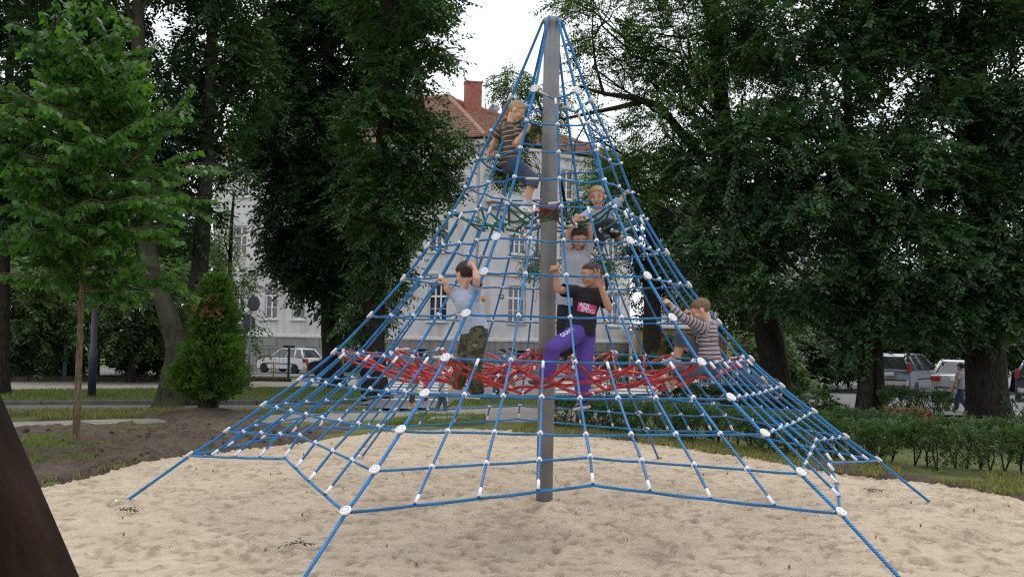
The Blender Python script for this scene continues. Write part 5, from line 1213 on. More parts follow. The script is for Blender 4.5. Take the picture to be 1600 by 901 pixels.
class Body:
    def __init__(s): s.mb = MB(); s.bones = []
    def cap(s, p, q, r0, r1, side=None, sq=1.0, open0=False, open1=False, tagk=0):
        p, q = Vector(p), Vector(q); d = q - p; L = d.length
        if L < 1e-5: d = Vector((0, 0, 1)); L = 1e-5
        d = d.normalized(); a = Vector(side) if side is not None else d.orthogonal(); a = (a - d * a.dot(d)); a = a.normalized() if a.length > 1e-5 else d.orthogonal().normalized(); b = d.cross(a)
        C, RA = [], []
        for th in (-80, -55, -30, 0): C.append(p + d * (r0 * sq * math.sin(math.radians(th)))); RA.append(r0 * math.cos(math.radians(th)))
        for t in (.33, .66): C.append(p.lerp(q, t)); RA.append(r0 + (r1 - r0) * t)
        for th in (0, 30, 55, 80): C.append(q + d * (r1 * sq * math.sin(math.radians(th)))); RA.append(r1 * math.cos(math.radians(th)))
        V, F_ = rings_to_mesh(C, [a] * len(C), [b] * len(C), RA, [r * sq for r in RA]); s.mb.add(V, F_)
        s.bones.append((p, q, max(r0, r1), open0, open1, d, r0, r1, tagk))
    def ell(s, R, c, ax):
        V, F_ = [], []; n = 14; th = [-85, -65, -45, -22, 0, 22, 45, 65, 85]
        for t in th:
            for k in range(n): w = 2 * PI * k / n; ct = math.cos(math.radians(t)); V.append(R @ Vector((c[0] + ax[0] * ct * math.cos(w), c[1] + ax[1] * ct * math.sin(w), c[2] + ax[2] * math.sin(math.radians(t)))))
        for i in range(len(th) - 1):
            for k in range(n): F_.append((i * n + k, i * n + (k + 1) % n, (i + 1) * n + (k + 1) % n, (i + 1) * n + k))
        F_.append(tuple(range(n - 1, -1, -1))); F_.append(tuple((len(th) - 1) * n + k for k in range(n))); s.mb.add(V, F_)
    def finish(s, name, m, parent, vox=.0065, smooth=6, wrinkle=0.0, seed=0):
        me0 = s.mb.mesh(name, m); tmp = bpy.data.objects.new(name, me0); col.objects.link(tmp)
        r = tmp.modifiers.new('r', 'REMESH'); r.mode = 'VOXEL'; r.voxel_size = vox; r.use_smooth_shade = True
        sm = tmp.modifiers.new('s', 'SMOOTH'); sm.factor = .5; sm.iterations = smooth
        if vox < .009: dc = tmp.modifiers.new('d', 'DECIMATE'); dc.ratio = .36
        dg = bpy.context.evaluated_depsgraph_get(); me = bpy.data.meshes.new_from_object(tmp.evaluated_get(dg)); bpy.data.objects.remove(tmp); bpy.data.meshes.remove(me0)
        n = len(me.vertices); co = np.zeros(n * 3, np.float32); me.vertices.foreach_get('co', co); co = co.reshape(-1, 3).astype(float)
        best = np.full(n, 1e9); al = np.zeros(n); kill = np.zeros(n, bool)
        for (p, q, R, o0, o1, d, r0, r1, tk) in s.bones:
            pa, dd = np.array(p), np.array(d); L = (q - p).length; t = (co - pa) @ dd; tc_ = np.clip(t, 0, L)
            dist = np.linalg.norm(co - (pa + tc_[:, None] * dd), axis=1) - (r0 + (r1 - r0) * tc_ / max(L, 1e-6))
            u = dist < best; best = np.where(u, dist, best); al = np.where(u, t + tk, al)
            if o1: kill |= (t > L - .001) & (np.linalg.norm(co - np.array(q), axis=1) < r1 * 1.35)
            if o0: kill |= (t < .001) & (np.linalg.norm(co - pa, axis=1) < r0 * 1.35)
        if wrinkle:
            nn = np.zeros(n * 3, np.float32); me.vertices.foreach_get('normal', nn); nn = nn.reshape(-1, 3)
            w = (vnoise(co * np.array([16, 16, 30]) + seed, seed) - .5) * .6 + (vnoise(co * np.array([34, 34, 50]), seed + 3) - .5) * .4
            co = co + nn * (np.clip(w * 2.2, -1, 1) * wrinkle)[:, None]; me.vertices.foreach_set('co', co.astype(np.float32).ravel())
        a = me.attributes.new('along', 'FLOAT', 'POINT'); a.data.foreach_set('value', al.astype(np.float32))
        if kill.any():
            import bmesh
            bm = bmesh.new(); bm.from_mesh(me); bm.verts.ensure_lookup_table(); bmesh.ops.delete(bm, geom=[bm.verts[i] for i in np.nonzero(kill)[0]], context='VERTS'); bm.to_mesh(me); bm.free()
        me.materials.clear(); me.materials.append(m)
        me.polygons.foreach_set('use_smooth', np.ones(len(me.polygons), bool)); me.update()
        return link(name, me, None, parent)
def hand(b, W, d, n_, s=1.0, mode='grip', sidesign=1):
    """palm from wrist W along d; n_ is the way the fingers close; sidesign: which side the thumb leaves"""
    d = Vector(d).normalized(); n_ = Vector(n_); n_ = (n_ - d * n_.dot(d)).normalized(); sd_ = d.cross(n_) * sidesign
    K = W + d * (.066 * s)
    for o in (-.022, 0, .022): b.cap(W + sd_ * o * .7 * s, K + sd_ * o * s, .014 * s, .0125 * s)
    ln = (.050, .058, .054, .042)
    for i in range(4):
        o = (1.5 - i) * .0175 * s; p = K + sd_ * o; L = ln[i] * s
        if mode == 'grip': segs = [(d * .55 + n_ * .85, .5), (n_ * .55 - d * .8, .42), (-n_ * .35 - d * .9, .3)]
        elif mode == 'open': segs = [(d + sd_ * (o * 9 / s) * s + n_ * (-.05 + .02 * i), .5), (d + sd_ * (o * 9 / s) * s + n_ * .12, .36), (d + sd_ * (o * 9 / s) * s + n_ * .25, .28)]
        else: segs = [(d + n_ * .25, .45), (d * .8 + n_ * .6, .35), (d * .5 + n_ * .8, .3)]
        for v, f in segs:
            q = p + v.normalized() * (L * f * 1.05); b.cap(p, q, .0092 * s, .0082 * s); p = q
    p = W + d * (.016 * s) + sd_ * (.024 * s)
    for v, f in ([(d * .7 + sd_ * .75 + n_ * .2, .034), (d * .9 + sd_ * .3 - n_ * .0, .026)] if mode != 'grip' else [(d * .7 + sd_ * .6 + n_ * .6, .034), (d * .4 - sd_ * .2 + n_ * .9, .028)]):
        q = p + v.normalized() * (f * s); b.cap(p, q, .0105 * s, .009 * s); p = q
def head_parts(root, b, C, f, up, hs, skin, hairm, hair='short', fine=True):
    f = Vector(f).normalized(); up = Vector(up); rt = f.cross(up).normalized(); up = rt.cross(f)
    R = Matrix(((rt.x, f.x, up.x, C.x), (rt.y, f.y, up.y, C.y), (rt.z, f.z, up.z, C.z), (0, 0, 0, 1))) @ Matrix.Scale(hs, 4)
    b.ell(R, (0, -.010, .030), (.074, .092, .078)); b.ell(R, (0, .016, -.030), (.057, .066, .070)); b.ell(R, (0, .052, -.082), (.026, .022, .018))
    b.ell(R, (0, .055, .012), (.055, .032, .030))
    for s in (-1, 1):
        b.ell(R, (s * .033, .050, -.030), (.025, .026, .026)); b.ell(R, (s * .075, -.012, -.008), (.010, .021, .031)); b.ell(R, (s * .030, .074, .028), (.022, .010, .007))
    b.cap(R @ Vector((0, .080, .008)), R @ Vector((0, .098, -.024)), .008 * hs, .0125 * hs)
    b.ell(R, (0, .074, -.056), (.022, .012, .011))
    for s in (-1, 1):
        mb = MB(); X = R @ Matrix.Translation((s * .030, .074, .006)); mb.lathe([(.0, -.007), (.005, -.006), (.008, -.003), (.009, 0), (.008, .003), (.005, .006), (0, .007)], 10, X @ Matrix.Rotation(-PI / 2, 4, 'X'))
        e = mb.build('eye', M_eyew, root); mb = MB(); mb.lathe([(.0, 0), (.0058, 0), (.005, .0035), (0, .004)], 10, X @ Matrix.Translation((0, .0058, 0)) @ Matrix.Rotation(-PI / 2, 4, 'X')); mb.build('iris', M_eyed, e)
        mb = MB(); mb.tube([R @ Vector((s * .014, .088, .027)), R @ Vector((s * .030, .0905, .033)), R @ Vector((s * .047, .082, .028))], [.0018 * hs, .0026 * hs, .0015 * hs], 6); mb.build('eyebrow', hairm if hairm is not M_blond else M_brow, root)
    mb = MB(); mb.tube([R @ Vector((-.021, .080, -.056)), R @ Vector((-.008, .0885, -.054)), R @ Vector((.008, .0885, -.054)), R @ Vector((.021, .080, -.056))], [.002 * hs, .005 * hs, .005 * hs, .002 * hs], 6); mb.build('mouth', M_lip, root)
    # hair: a shell on the skull, trimmed at the hairline
    V, F_, keep = [], [], []; nu, nv = 40, 26; th = [-70 + 160 * i / (nv - 1) for i in range(nv)]; hr = np.random.default_rng(int(abs(C.x * 977 + C.z * 331) * 100) % 9999)
    thick = .003 if hair == 'short' else .008
    for t in th:
        for k in range(nu):
            w = 2 * PI * k / nu; ct = math.cos(math.radians(t)); x, y, z = (.074 + thick) * ct * math.cos(w), (.092 + thick) * ct * math.sin(w), (.078 + thick) * math.sin(math.radians(t))
            j = 1 + hr.normal(0, .012); V.append(R @ Vector((x * j, y * j - .010, z * j + .030)))
            lim = max(-.055, -.018 + (.84 if hair == 'short' else .78) * y) + (0 if abs(x) < .05 or y < .0 else .006) + hr.normal(0, .004)
            if hair != 'short': lim += -.02 if y < .02 else (.016 if y > .045 else 0)
            keep.append(z + .030 > lim)
    for i in range(nv - 1):
        for k in range(nu):
            q = (i * nu + k, i * nu + (k + 1) % nu, (i + 1) * nu + (k + 1) % nu, (i + 1) * nu + k)
            if all(keep[a] for a in q): F_.append(q)
    me = bpy.data.meshes.new('hair'); me.from_pydata([tuple(v) for v in V], [], F_); me.materials.append(hairm); me.polygons.foreach_set('use_smooth', [True] * len(F_)); me.update()
    ho = link('hair', me, None, root); so = ho.modifiers.new('solid', 'SOLIDIFY'); so.thickness = .006; so.offset = -1
    nF = len(F_); SV, SF = [], []                               # short strands so that the outline is soft
    Ci = R @ Vector((0, -.01, .03)); dn = R.to_3x3() @ Vector((0, -.35, -.6)) if hair != 'short' else R.to_3x3() @ Vector((0, .25, -.5))
    for _ in range(1500 if fine else 250):
        q = F_[hr.integers(nF)]; w = hr.random(4); w /= w.sum(); p = sum((V[a] * float(b_) for a, b_ in zip(q, w)), Vector()); nn = (p - Ci).normalized(); d = (nn * (.75 if hair == 'short' else .3) + dn + Vector(hr.normal(0, .3, 3))).normalized(); L = hr.uniform(.008, .018) * ((.4 if hairm in (M_blond, M_midh) else .9) if hair == 'short' else 1.6) * hs; t_ = d.cross(nn).normalized() * .0016; i0 = len(SV)
        SV += [p - t_, p + t_, p + d * L + t_ * .4, p + d * L - t_ * .4]; SF.append((i0, i0 + 1, i0 + 2, i0 + 3))
    me = bpy.data.meshes.new('hair_strands'); me.from_pydata([tuple(v) for v in SV], [], SF); me.materials.append(hairm); me.update(); tag(link('hair_strands', me, None, ho), kind='stuff')
    if hair == 'tied':
        mb = MB(); mb.tube([R @ Vector((0, -.09, .045)), R @ Vector((0, -.125, .04)), R @ Vector((.005, -.15, -.0)), R @ Vector((.008, -.15, -.08)), R @ Vector((.01, -.135, -.15))], [.02 * hs, .03 * hs, .03 * hs, .022 * hs, .006 * hs], 10); mb.build('ponytail', hairm, root)
    return R
def shoe(root, A, heel, toe, m, m_sole, s=1.0, stripe=None):
    """A ankle, heel and toe points on the sole"""
    A, h, t = Vector(A), Vector(heel), Vector(toe); d = (t - h).normalized(); up = A - (h + (t - h) * .3); up = (up - d * up.dot(d)).normalized(); sd_ = d.cross(up); L = (t - h).length
    b = Body(); b.cap(h + d * .035 * s + up * .035 * s, h + d * L * .55 + up * .04 * s, .034 * s, .036 * s); b.cap(h + d * L * .5 + up * .032 * s, h + d * (L - .035 * s) + up * .022 * s, .038 * s, .030 * s, sd_, .75); b.cap(h + d * .045 * s + up * .04 * s, A + up * .0, .036 * s, .036 * s)
    o = b.finish('shoe', m, root, .007, 4)
    mb = MB(); C = [h + d * (L * q) + up * .012 * s for q in (.0, .06, .3, .6, .85, 1.0)]; V, F_ = rings_to_mesh([c for c in C], [sd_] * 6, [up] * 6, [.018 * s, .03 * s, .033 * s, .038 * s, .034 * s, .012 * s], [.012 * s] * 6, 10); mb.add(V, F_, True); mb.build('sole', m_sole, o)
    if stripe:
        for i in range(3):
            for sg in (-1, 1): mb = MB(); c = h + d * L * (.40 + .10 * i) + up * .028 * s + sd_ * sg * .034 * s; mb.tube([c, c + up * .03 * s - d * .018 * s - sd_ * sg * .009 * s], .0055 * s, 5); mb.build('shoe_stripe', stripe, o)
    return o
def person(label, J, f, up=(0, 0, 1), s=1.0, skin=M_skin, hairm=M_blond, hair='short', shirt=None, sleeve='short', trousers=None, legs='long', shoes=(M_clamp, M_alu), hands=('grip', 'grip'), hn=(None, None), group='children climbing in the net', fshape=1.0, stripe=None, loose=1.0, hem=.06, hs=1.0, fine=True, chest_front=None, socks=None):
    """J: joints in world space. head neck shL shR elL elR haL haR pel hipL hipR knL knR anL anR toL toR heL heR (hands at what they hold)"""
    J = {k: Vector(v) for k, v in J.items()}
    root = empty('person', tuple(J['pel'])); tag(root, label, 'person', group)
    o = J['pel'].copy()
    for k in J: J[k] = J[k] - o
    C = J['head']; body = Body(); vox = .0065 if fine else .012
    R = head_parts(root, body, C, f, up, hs * s, skin, hairm, hair, fine)
    sh = (J['shR'] - J['shL']).normalized(); mid = (J['shR'] + J['shL']) / 2; pel = J['pel']; neck = J['neck']
    ax = (pel - neck).normalized(); sd_ = (sh - ax * sh.dot(ax)).normalized()
    hipw = (J['hipR'] - J['hipL']).length / 2
    body.cap(R @ Vector((0, -.022, -.055)), neck + ax * .03 * s, .041 * s, .046 * s)
    def torso(b, e, **kw):
        ch = mid + ax * .07 * s; wa = mid.lerp(pel, .62)
        b.cap(J['shL'].lerp(mid, .22) + ax * .015 * s, J['shR'].lerp(mid, .22) + ax * .015 * s, (.050 + e) * s, (.050 + e) * s)
        b.cap(ch, wa, (.122 * fshape + e) * s, (.105 * fshape + e) * s, sd_, .70, tagk=0)
        b.cap(wa, pel - ax * .02 * s, (.105 * fshape + e) * s, (.118 * fshape + e) * s, sd_, .74, tagk=(wa - ch).length)
    torso(body, 0)
    for S in 'LR':
        el, ha = J['el' + S], J['ha' + S]; d = (ha - el).normalized()
        md = hands[0 if S == 'L' else 1]; nv = hn[0 if S == 'L' else 1]; nv = Vector(nv) if nv is not None else Vector((0, -.3, -1)) if abs(d.z) < .8 else Vector(f)
        nv = (nv - d * nv.dot(d)); nv = nv.normalized() if nv.length > 1e-3 else d.orthogonal().normalized()
        W = ha - d * (.082 if md == 'grip' else .05) * s - nv * (.022 if md == 'grip' else 0) * s
        body.cap(J['sh' + S], el, .040 * s, .032 * s); body.cap(el, el.lerp(W, .35), .032 * s, .033 * s); body.cap(el.lerp(W, .35), W, .033 * s, .021 * s)
        hand(body, W, (ha - nv * .022 * s - W) if md == 'grip' else d, nv, s * (.95 if md == 'grip' else 1.12), md, 1 if S == 'L' else -1)
        hp, kn, an = J['hip' + S], J['kn' + S], J['an' + S]
        body.cap(hp, kn, .070 * s, .048 * s); cm = kn.lerp(an, .3); bk = (cm - (hp + an) / 2); body.cap(kn, cm, .047 * s, .048 * s); body.cap(cm, an, .048 * s, .031 * s)
        body.cap(an, J['to' + S].lerp(an, .3), .03 * s, .026 * s)
    body.finish('body', skin, root, vox * (.84 if fine else 1), 2)
    e = .014 * loose
    if shirt is not None:
        b = Body(); torso(b, e)
        b.cap(pel - ax * .10 * s, pel + ax * hem * s, (.122 * fshape + e) * s, (.132 * fshape + e * 1.3) * s, sd_, .76, open1=True, tagk=(mid.lerp(pel, .62) - mid - ax * .07 * s).length + (pel - ax * .10 * s - mid.lerp(pel, .62)).dot(ax))
        b.cap(neck + ax * .05 * s, neck - ax * .012 * s, .062 * s, .052 * s, open1=True)
        for S in 'LR':
            el = J['el' + S]; b.cap(J['sh' + S].lerp(mid, .1), J['sh' + S].lerp(el, .72 if sleeve == 'short' else 1.0), (.050 + e * .5) * s, (.050 + e * .6) * s if sleeve == 'short' else .042 * s, open1=(sleeve == 'short'))
            if sleeve == 'long': d = (J['ha' + S] - el); b.cap(el, el + d * .62, .042 * s, .034 * s, open1=True)
        so = b.finish('shirt', shirt, root, vox, 6, .006 if fine else 0, 3)
    if trousers is not None:
        b = Body(); b.cap(pel - ax * .05 * s, pel + ax * .04 * s, (.118 * fshape + .008) * s, (.122 * fshape + .008) * s, sd_, .80)
        for S in 'LR':
            hp, kn, an = J['hip' + S], J['kn' + S], J['an' + S]
            b.cap(hp, kn, .084 * s * loose ** .3, .066 * s * loose ** .4); 
            if legs == 'long': b.cap(kn, kn.lerp(an, .97), .064 * s * loose ** .4, .058 * s * loose ** .8, open1=True)
            elif legs == 'knee': b.cap(kn, kn.lerp(an, .30), .066 * s * loose ** .4, .070 * s * loose ** .4, open1=True)
        b.finish('trousers', trousers, root, vox, 6, .007 if fine else 0, 9)
    for S in 'LR':
        if socks is not None:
            b = Body(); an, kn = J['an' + S], J['kn' + S]; b.cap(an.lerp(kn, -.05), an.lerp(kn, .22), .036 * s, .038 * s, open1=True); b.finish('sock', socks, root, vox, 3)
        shoe(root, J['an' + S], J['he' + S], J['to' + S], shoes[0], shoes[1], s, stripe)
    return root, R, J, o
def PT(**k): return {n: at(*v) for n, v in k.items()}
M_wht = mat('white leather', (.66, .66, .66), .5, .1, 9); M_blkshoe = mat('black shoe', (.03, .03, .035), .5, .3, 9); M_brnshoe = mat('brown suede', (.13, .075, .04), .8, .3, 12); M_gryshoe = mat('grey sneaker', (.26, .25, .24), .7, .4, 14); M_sole = mat('pale sole', (.5, .48, .44), .7, .15, 9)
# topmost boy
M_str1 = stripe_mat('brown striped cloth', [(0, (.060, .034, .026)), (.62, (.36, .32, .22)), (.80, (.060, .034, .026))], .052)
person('boy in brown striped T-shirt and denim shorts, highest of the climbers', PT(head=(807, 174, -.36), neck=(797, 192, -.34), shR=(814, 203, -.42), shL=(784, 199, -.20), elR=(808, 223, -.47), haR=(826, 193, -.50), elL=(771, 224, -.14), haL=(766, 246, -.08), pel=(799, 252, -.32),
       hipR=(803, 257, -.40), hipL=(801, 256, -.25), knR=(833, 281, -.43), knL=(827, 283, -.24), anR=(821, 319, -.42), anL=(826, 317, -.22), heR=(809, 331, -.42), toR=(834, 335, -.44), heL=(816, 329, -.21), toL=(843, 331, -.22)),
       (.88, -.12, -.5), (.45, 0, .9), .98, M_skin, M_blond, 'short', M_str1, 'short', M_denim, 'knee', (M_wht, M_sole), ('grip', 'grip'), ((.2, -.5, -.6), (-.5, .3, -.6)), stripe=M_black, socks=cloth('white sock', (.5, .52, .58)), loose=1.15, hs=1.02)
# boy on the green rope floor
person('fair-haired boy in pale blue T-shirt and dark trousers on the green ropes, facing the camera', PT(head=(933, 307, .0), neck=(936, 328, .06), shR=(917, 335, .03), shL=(955, 325, .10), elR=(907, 349, -.12), haR=(908, 337, -.24), elL=(973, 310, .12), haL=(986, 298, .10), pel=(940, 357, .22),
       hipR=(931, 357, .2), hipL=(948, 357, .24), knR=(930, 352, -.10), knL=(953, 350, -.05), anR=(938, 384, -.02), anL=(962, 368, .06), heR=(938, 392, .04), toR=(936, 394, -.14), heL=(968, 374, .10), toL=(970, 383, -.08)),
       (-.18, -.95, -.22), (-.05, -.15, 1), 1.0, M_skin, M_blond, 'short', cloth('pale blue cloth', (.27, .34, .48)), 'short', cloth('navy cloth', (.018, .02, .035)), 'long', (M_brnshoe, M_brnshoe), ('grip', 'grip'), ((.3, .4, -.8), (.3, .6, -.6)), loose=1.1, hs=1.08)
# boy holding the green ropes with both hands
person('boy in grey T-shirt and black trousers, both arms raised to the green ropes', PT(head=(904, 371, -.48), neck=(900, 392, -.42), shR=(884, 397, -.42), shL=(917, 393, -.40), elR=(888, 366, -.50), haR=(905, 336, -.46), elL=(922, 365, -.46), haL=(919, 340, -.44), pel=(892, 463, -.42),
       hipR=(885, 466, -.42), hipL=(900, 466, -.40), knR=(880, 512, -.46), knL=(899, 513, -.44), anR=(881, 556, -.40), anL=(897, 557, -.38), heR=(882, 566, -.36), toR=(874, 568, -.52), heL=(898, 567, -.34), toL=(897, 569, -.52)),
       (.18, -.80, -.50), (.06, -.4, .85), 1.02, M_skin2, M_dkbr, 'short', mat('grey melange print', (.34, .35, .39), .9, .12, 9, .3, 50), 'short', cloth('black cloth', (.012, .012, .014)), 'long', (M_blkshoe, M_sole), ('grip', 'grip'), ((0, .5, -.8), (0, .5, -.8)), loose=1.25, hs=1.04, hem=.10)
# the girl
girl, GR, GJ, GO = person('girl in black T-shirt with pink print and purple tracksuit bottoms beside the pole', PT(head=(924, 430, -1.02), neck=(922, 452, -.98), shR=(901, 456, -.98), shL=(939, 459, -1.06), elR=(871, 452, -1.12), haR=(866, 415, -1.20), elL=(952, 481, -1.18), haL=(934, 437, -1.26), pel=(907, 512, -.98),
       hipR=(903, 520, -1.03), hipL=(916, 520, -.95), knR=(864, 543, -1.28), knL=(913, 573, -1.00), anR=(853, 589, -1.16), anL=(911, 626, -.96), heR=(852, 601, -1.12), toR=(822, 601, -1.22), heL=(922, 637, -.94), toL=(897, 641, -1.08)),
       (-.93, -.32, -.12), (-.05, .0, 1), 1.08, M_skin2, M_brown, 'tied', cloth('black cotton', (.010, .010, .013)), 'short', cloth('purple fleece', (.095, .050, .30)), 'long', (M_blkshoe, M_sole), ('open', 'grip'), ((-.5, -.7, .2), (.0, -.2, -1)), loose=1.25, fshape=.92, hem=.05)
# prints: pink block with white letters on the chest, white letters along the thigh
def print_on(parent, txt, p, xdir, nrm, size, m, name='lettering', thick=.0015):
    cu = bpy.data.curves.new(name, 'FONT'); cu.body = txt; cu.size = size; cu.align_x = 'CENTER'; cu.align_y = 'CENTER'; cu.extrude = thick; cu.offset = size * .02
    t = bpy.data.objects.new(name, cu); col.objects.link(t); dg = bpy.context.evaluated_depsgraph_get(); me = bpy.data.meshes.new_from_object(t.evaluated_get(dg)); bpy.data.objects.remove(t); bpy.data.curves.remove(cu)
    me.materials.clear(); me.materials.append(m); o = link(name, me, None, parent); o.matrix_local = place(p, frame(nrm, xdir)); return o
def wrap(o, target, off=.003):
    w = o.modifiers.new('wrap', 'SHRINKWRAP'); w.target = target; w.wrap_method = 'PROJECT'; w.use_project_z = True; w.use_negative_direction = True; w.use_positive_direction = True; w.offset = off; w.project_limit = .2
    return o
M_pink = mat('pink print', (.62, .06, .26), .7, .2, 12); M_ink = mat('white print', (.72, .66, .70), .7)
gs = [c for c in girl.children if c.name.startswith('shirt')][0]; gt = [c for c in girl.children if c.name.startswith('trousers')][0]
gx = (GJ['shL'] - GJ['shR']).normalized(); gn = gx.cross(GJ['neck'] - GJ['pel']).normalized(); gu = gn.cross(gx)
def grid_obj(name, w, h, m, parent, p, xd, nr, nx=16, ny=8):
    V = [((i / nx - .5) * w, (j / ny - .5) * h, 0) for j in range(ny + 1) for i in range(nx + 1)]; F_ = [(j * (nx + 1) + i, j * (nx + 1) + i + 1, (j + 1) * (nx + 1) + i + 1, (j + 1) * (nx + 1) + i) for j in range(ny) for i in range(nx)]
    me = bpy.data.meshes.new(name); me.from_pydata(V, [], F_); me.materials.append(m); o = link(name, me, None, parent); o.matrix_local = place(p, frame(nr, xd)); return o
pc = (GJ['shL'] + GJ['shR']) / 2 - gu * .155 + gn * .14 + gx * .012; xt = (gx - gu * .12).normalized()
wrap(grid_obj('print_block', .175, .085, M_pink, gs, pc, xt, gn), gs, .004)
wrap(print_on(gs, 'ADJ', pc + gu * .022 - gx * .02, xt, gn, .060, M_ink, thick=0), gs, .0065); wrap(print_on(gs, 'SPDG', pc - gu * .022 + gx * .012, xt, gn, .050, M_ink, thick=0), gs, .0065)
th = (GJ['hipR'] - GJ['knR']); tm = GJ['knR'].lerp(GJ['hipR'], .52); tn = Vector((-.25, -.8, .55)); tn = (tn - th.normalized() * tn.dot(th.normalized())).normalized()
wrap(print_on(gt, 'GUNV', tm + tn * .13, th.normalized(), tn, .065, M_ink, thick=0), gt, .004)
# camouflage boy
M_lb = mat('pale blue grey cotton', (.36, .41, .52), .9, .10, 7, .3, 45)
person('dark-haired boy in pale blue T-shirt and camouflage trousers, left side of the net', PT(head=(726, 428, -1.36), neck=(724, 449, -1.32), shR=(742, 460, -1.42), shL=(711, 461, -1.24), elR=(745, 434, -1.56), haR=(733, 410, -1.50), elL=(699, 452, -1.28), haL=(686, 433, -1.30), pel=(741, 512, -1.28),
       hipR=(747, 517, -1.34), hipL=(735, 517, -1.22), knR=(742, 566, -1.40), knL=(725, 560, -1.30), anR=(743, 612, -1.34), anL=(714, 602, -1.24), heR=(749, 624, -1.32), toR=(727, 622, -1.40), heL=(722, 612, -1.22), toL=(700, 608, -1.26)),
       (-.62, .76, -.18), (-.1, 0, 1), 1.0, M_skin, M_dkbr, 'short', M_lb, 'short', camo_mat(), 'long', (M_brnshoe, M_sole), ('grip', 'grip'), ((-.5, .4, -.5), (-.6, .2, -.5)), loose=1.35, hem=.03)
# seated striped boy
M_str2 = stripe_mat('fine striped cloth', [(0, (.085, .055, .065)), (.36, (.50, .48, .50)), (.50, (.15, .10, .11)), (.70, (.60, .58, .60)), (.80, (.12, .09, .10))], .040)
M_sock = stripe_mat('striped sock', [(0, (.02, .02, .04)), (.5, (.55, .55, .58))], .034)
person('boy in fine striped long-sleeved shirt sitting at the right of the red ropes', PT(head=(1095, 484, -1.22), neck=(1106, 502, -1.22), shL=(1096, 511, -1.34), shR=(1114, 507, -1.08), elL=(1069, 497, -1.44), haL=(1036, 470, -1.42), elR=(1092, 500, -1.02), haR=(1068, 487, -1.0), pel=(1108, 566, -1.22),
       hipL=(1104, 570, -1.30), hipR=(1104, 566, -1.12), knL=(1064, 582, -1.56), knR=(1063, 528, -1.26), anL=(1047, 598, -1.44), anR=(1058, 562, -1.18), heL=(1045, 612, -1.40), toL=(1035, 586, -1.50), heR=(1062, 572, -1.14), toR=(1032, 568, -1.26)),
       (-.86, .22, -.42), (-.3, 0, .95), 1.0, M_skin, M_midh, 'short', M_str2, 'long', M_denim2, 'knee', (M_gryshoe, M_sole), ('grip', 'grip'), ((.1, -.4, -.8), (-.2, -.3, -.8)), socks=M_sock, loose=1.05, hem=.02)
# child low on the right side, mostly hidden: white toe caps and dark trousers show
person('child in dark clothes low at the right corner of the red ropes, white shoes showing', PT(head=(1213, 612, 1.0), neck=(1207, 606, .95), shL=(1207, 602, .86), shR=(1212, 600, 1.06), elL=(1202, 606, .78), elR=(1206, 606, 1.02), haL=(1188, 590, .68), haR=(1192, 586, .95), pel=(1198, 612, .82),
       hipL=(1195, 612, .74), hipR=(1197, 612, .90), knL=(1172, 590, .52), knR=(1178, 588, .74), anL=(1150, 583, .32), anR=(1168, 578, .45), heL=(1148, 590, .30), toL=(1143, 570, .24), heR=(1166, 587, .42), toR=(1160, 563, .36)),
       (.8, .6, .1), (.5, 0, .85), .92, M_skin, M_dkbr, 'short', cloth('dark jacket', (.014, .015, .022)), 'long', M_denim, 'long', (M_wht, M_gryshoe), ('grip', 'grip'), loose=1.1, fine=False)
# people on the path and road behind
def walker(label, px, py, hpx, face, top, bottom, legs, hairm, shoes, seed, sleeve='short', step=.12, skin=M_skin, Y=None, kid=1.0, hair='short', group='people walking behind the net', push=False):
    if Y is None: g = on_ground(px, py)
    else: g = Vector((at(px, py, Y).x, Y, float(gz(0, Y)) + .05))
    h = hpx * (g.y - CAM_Y) / F; k = h / 1.18; f = Vector((math.cos(face), math.sin(face), 0)); r = Vector((f.y, -f.x, 0)); U = Vector((0, 0, 1))
    P = lambda a, b, c: g + r * (a * k) + f * (b * k) + U * (c * k)
    st = step; J = dict(head=P(0, .03, 1.07), neck=P(0, 0, .95), shR=P(.135, 0, .93), shL=P(-.135, 0, .93), pel=P(0, 0, .60), hipR=P(.06, 0, .58), hipL=P(-.06, 0, .58), knR=P(.065, st * .8, .32), knL=P(-.065, -st * .2, .31), anR=P(.065, st, .06), anL=P(-.065, -st * 1.1, .07),
        heR=P(.065, st - .05, .01), toR=P(.08, st + .13, .01), heL=P(-.065, -st * 1.1 - .05, .02), toL=P(-.08, -st * 1.1 + .12, .0), elR=P(.18, -.05, .72), elL=P(-.18, .03, .72), haR=P(.17, .08, .52), haL=P(-.17, .14, .53))
    if push: J.update(elR=P(.17, .05, .73), elL=P(-.17, .05, .73), haR=P(.13, .30, .68), haL=P(-.13, .30, .68))
    return person(label, J, f, (0, 0, 1), k, skin, hairm, hair, top, sleeve, bottom, legs, shoes, ('rest', 'rest') if not push else ('grip', 'grip'), (tuple(-r), tuple(r)) if not push else ((0, 0, -1), (0, 0, -1)), group=group, fine=False, loose=1.1)
walker('small boy in pale green top and black shorts walking behind the net', 645, 641, 60, math.radians(160), cloth('pale green cloth', (.30, .42, .28)), M_blkshoe, 'knee', M_dkbr, (M_wht, M_sole), 1)
walker('child in pink top and black shorts walking beside the boy in pale green', 665, 637, 57, math.radians(170), cloth('pink cloth', (.45, .06, .18)), M_blkshoe, 'knee', M_brown, (M_wht, M_sole), 2, hair='long')
walker('small fair-haired child in grey top and flared blue jeans behind the camouflage boy', 689, 645, 62, math.radians(20), cloth('grey top', (.35, .34, .36)), M_denim, 'long', M_blond, (M_blkshoe, M_sole), 3, hair='long', sleeve='long')
walker('adult in blue shirt and shorts pushing a dark red pushchair behind the net', 785, 617, 72, math.radians(185), cloth('blue cloth', (.05, .12, .30)), M_denim, 'knee', M_dkbr, (M_brnshoe, M_sole), 4, push=True, Y=22.5)
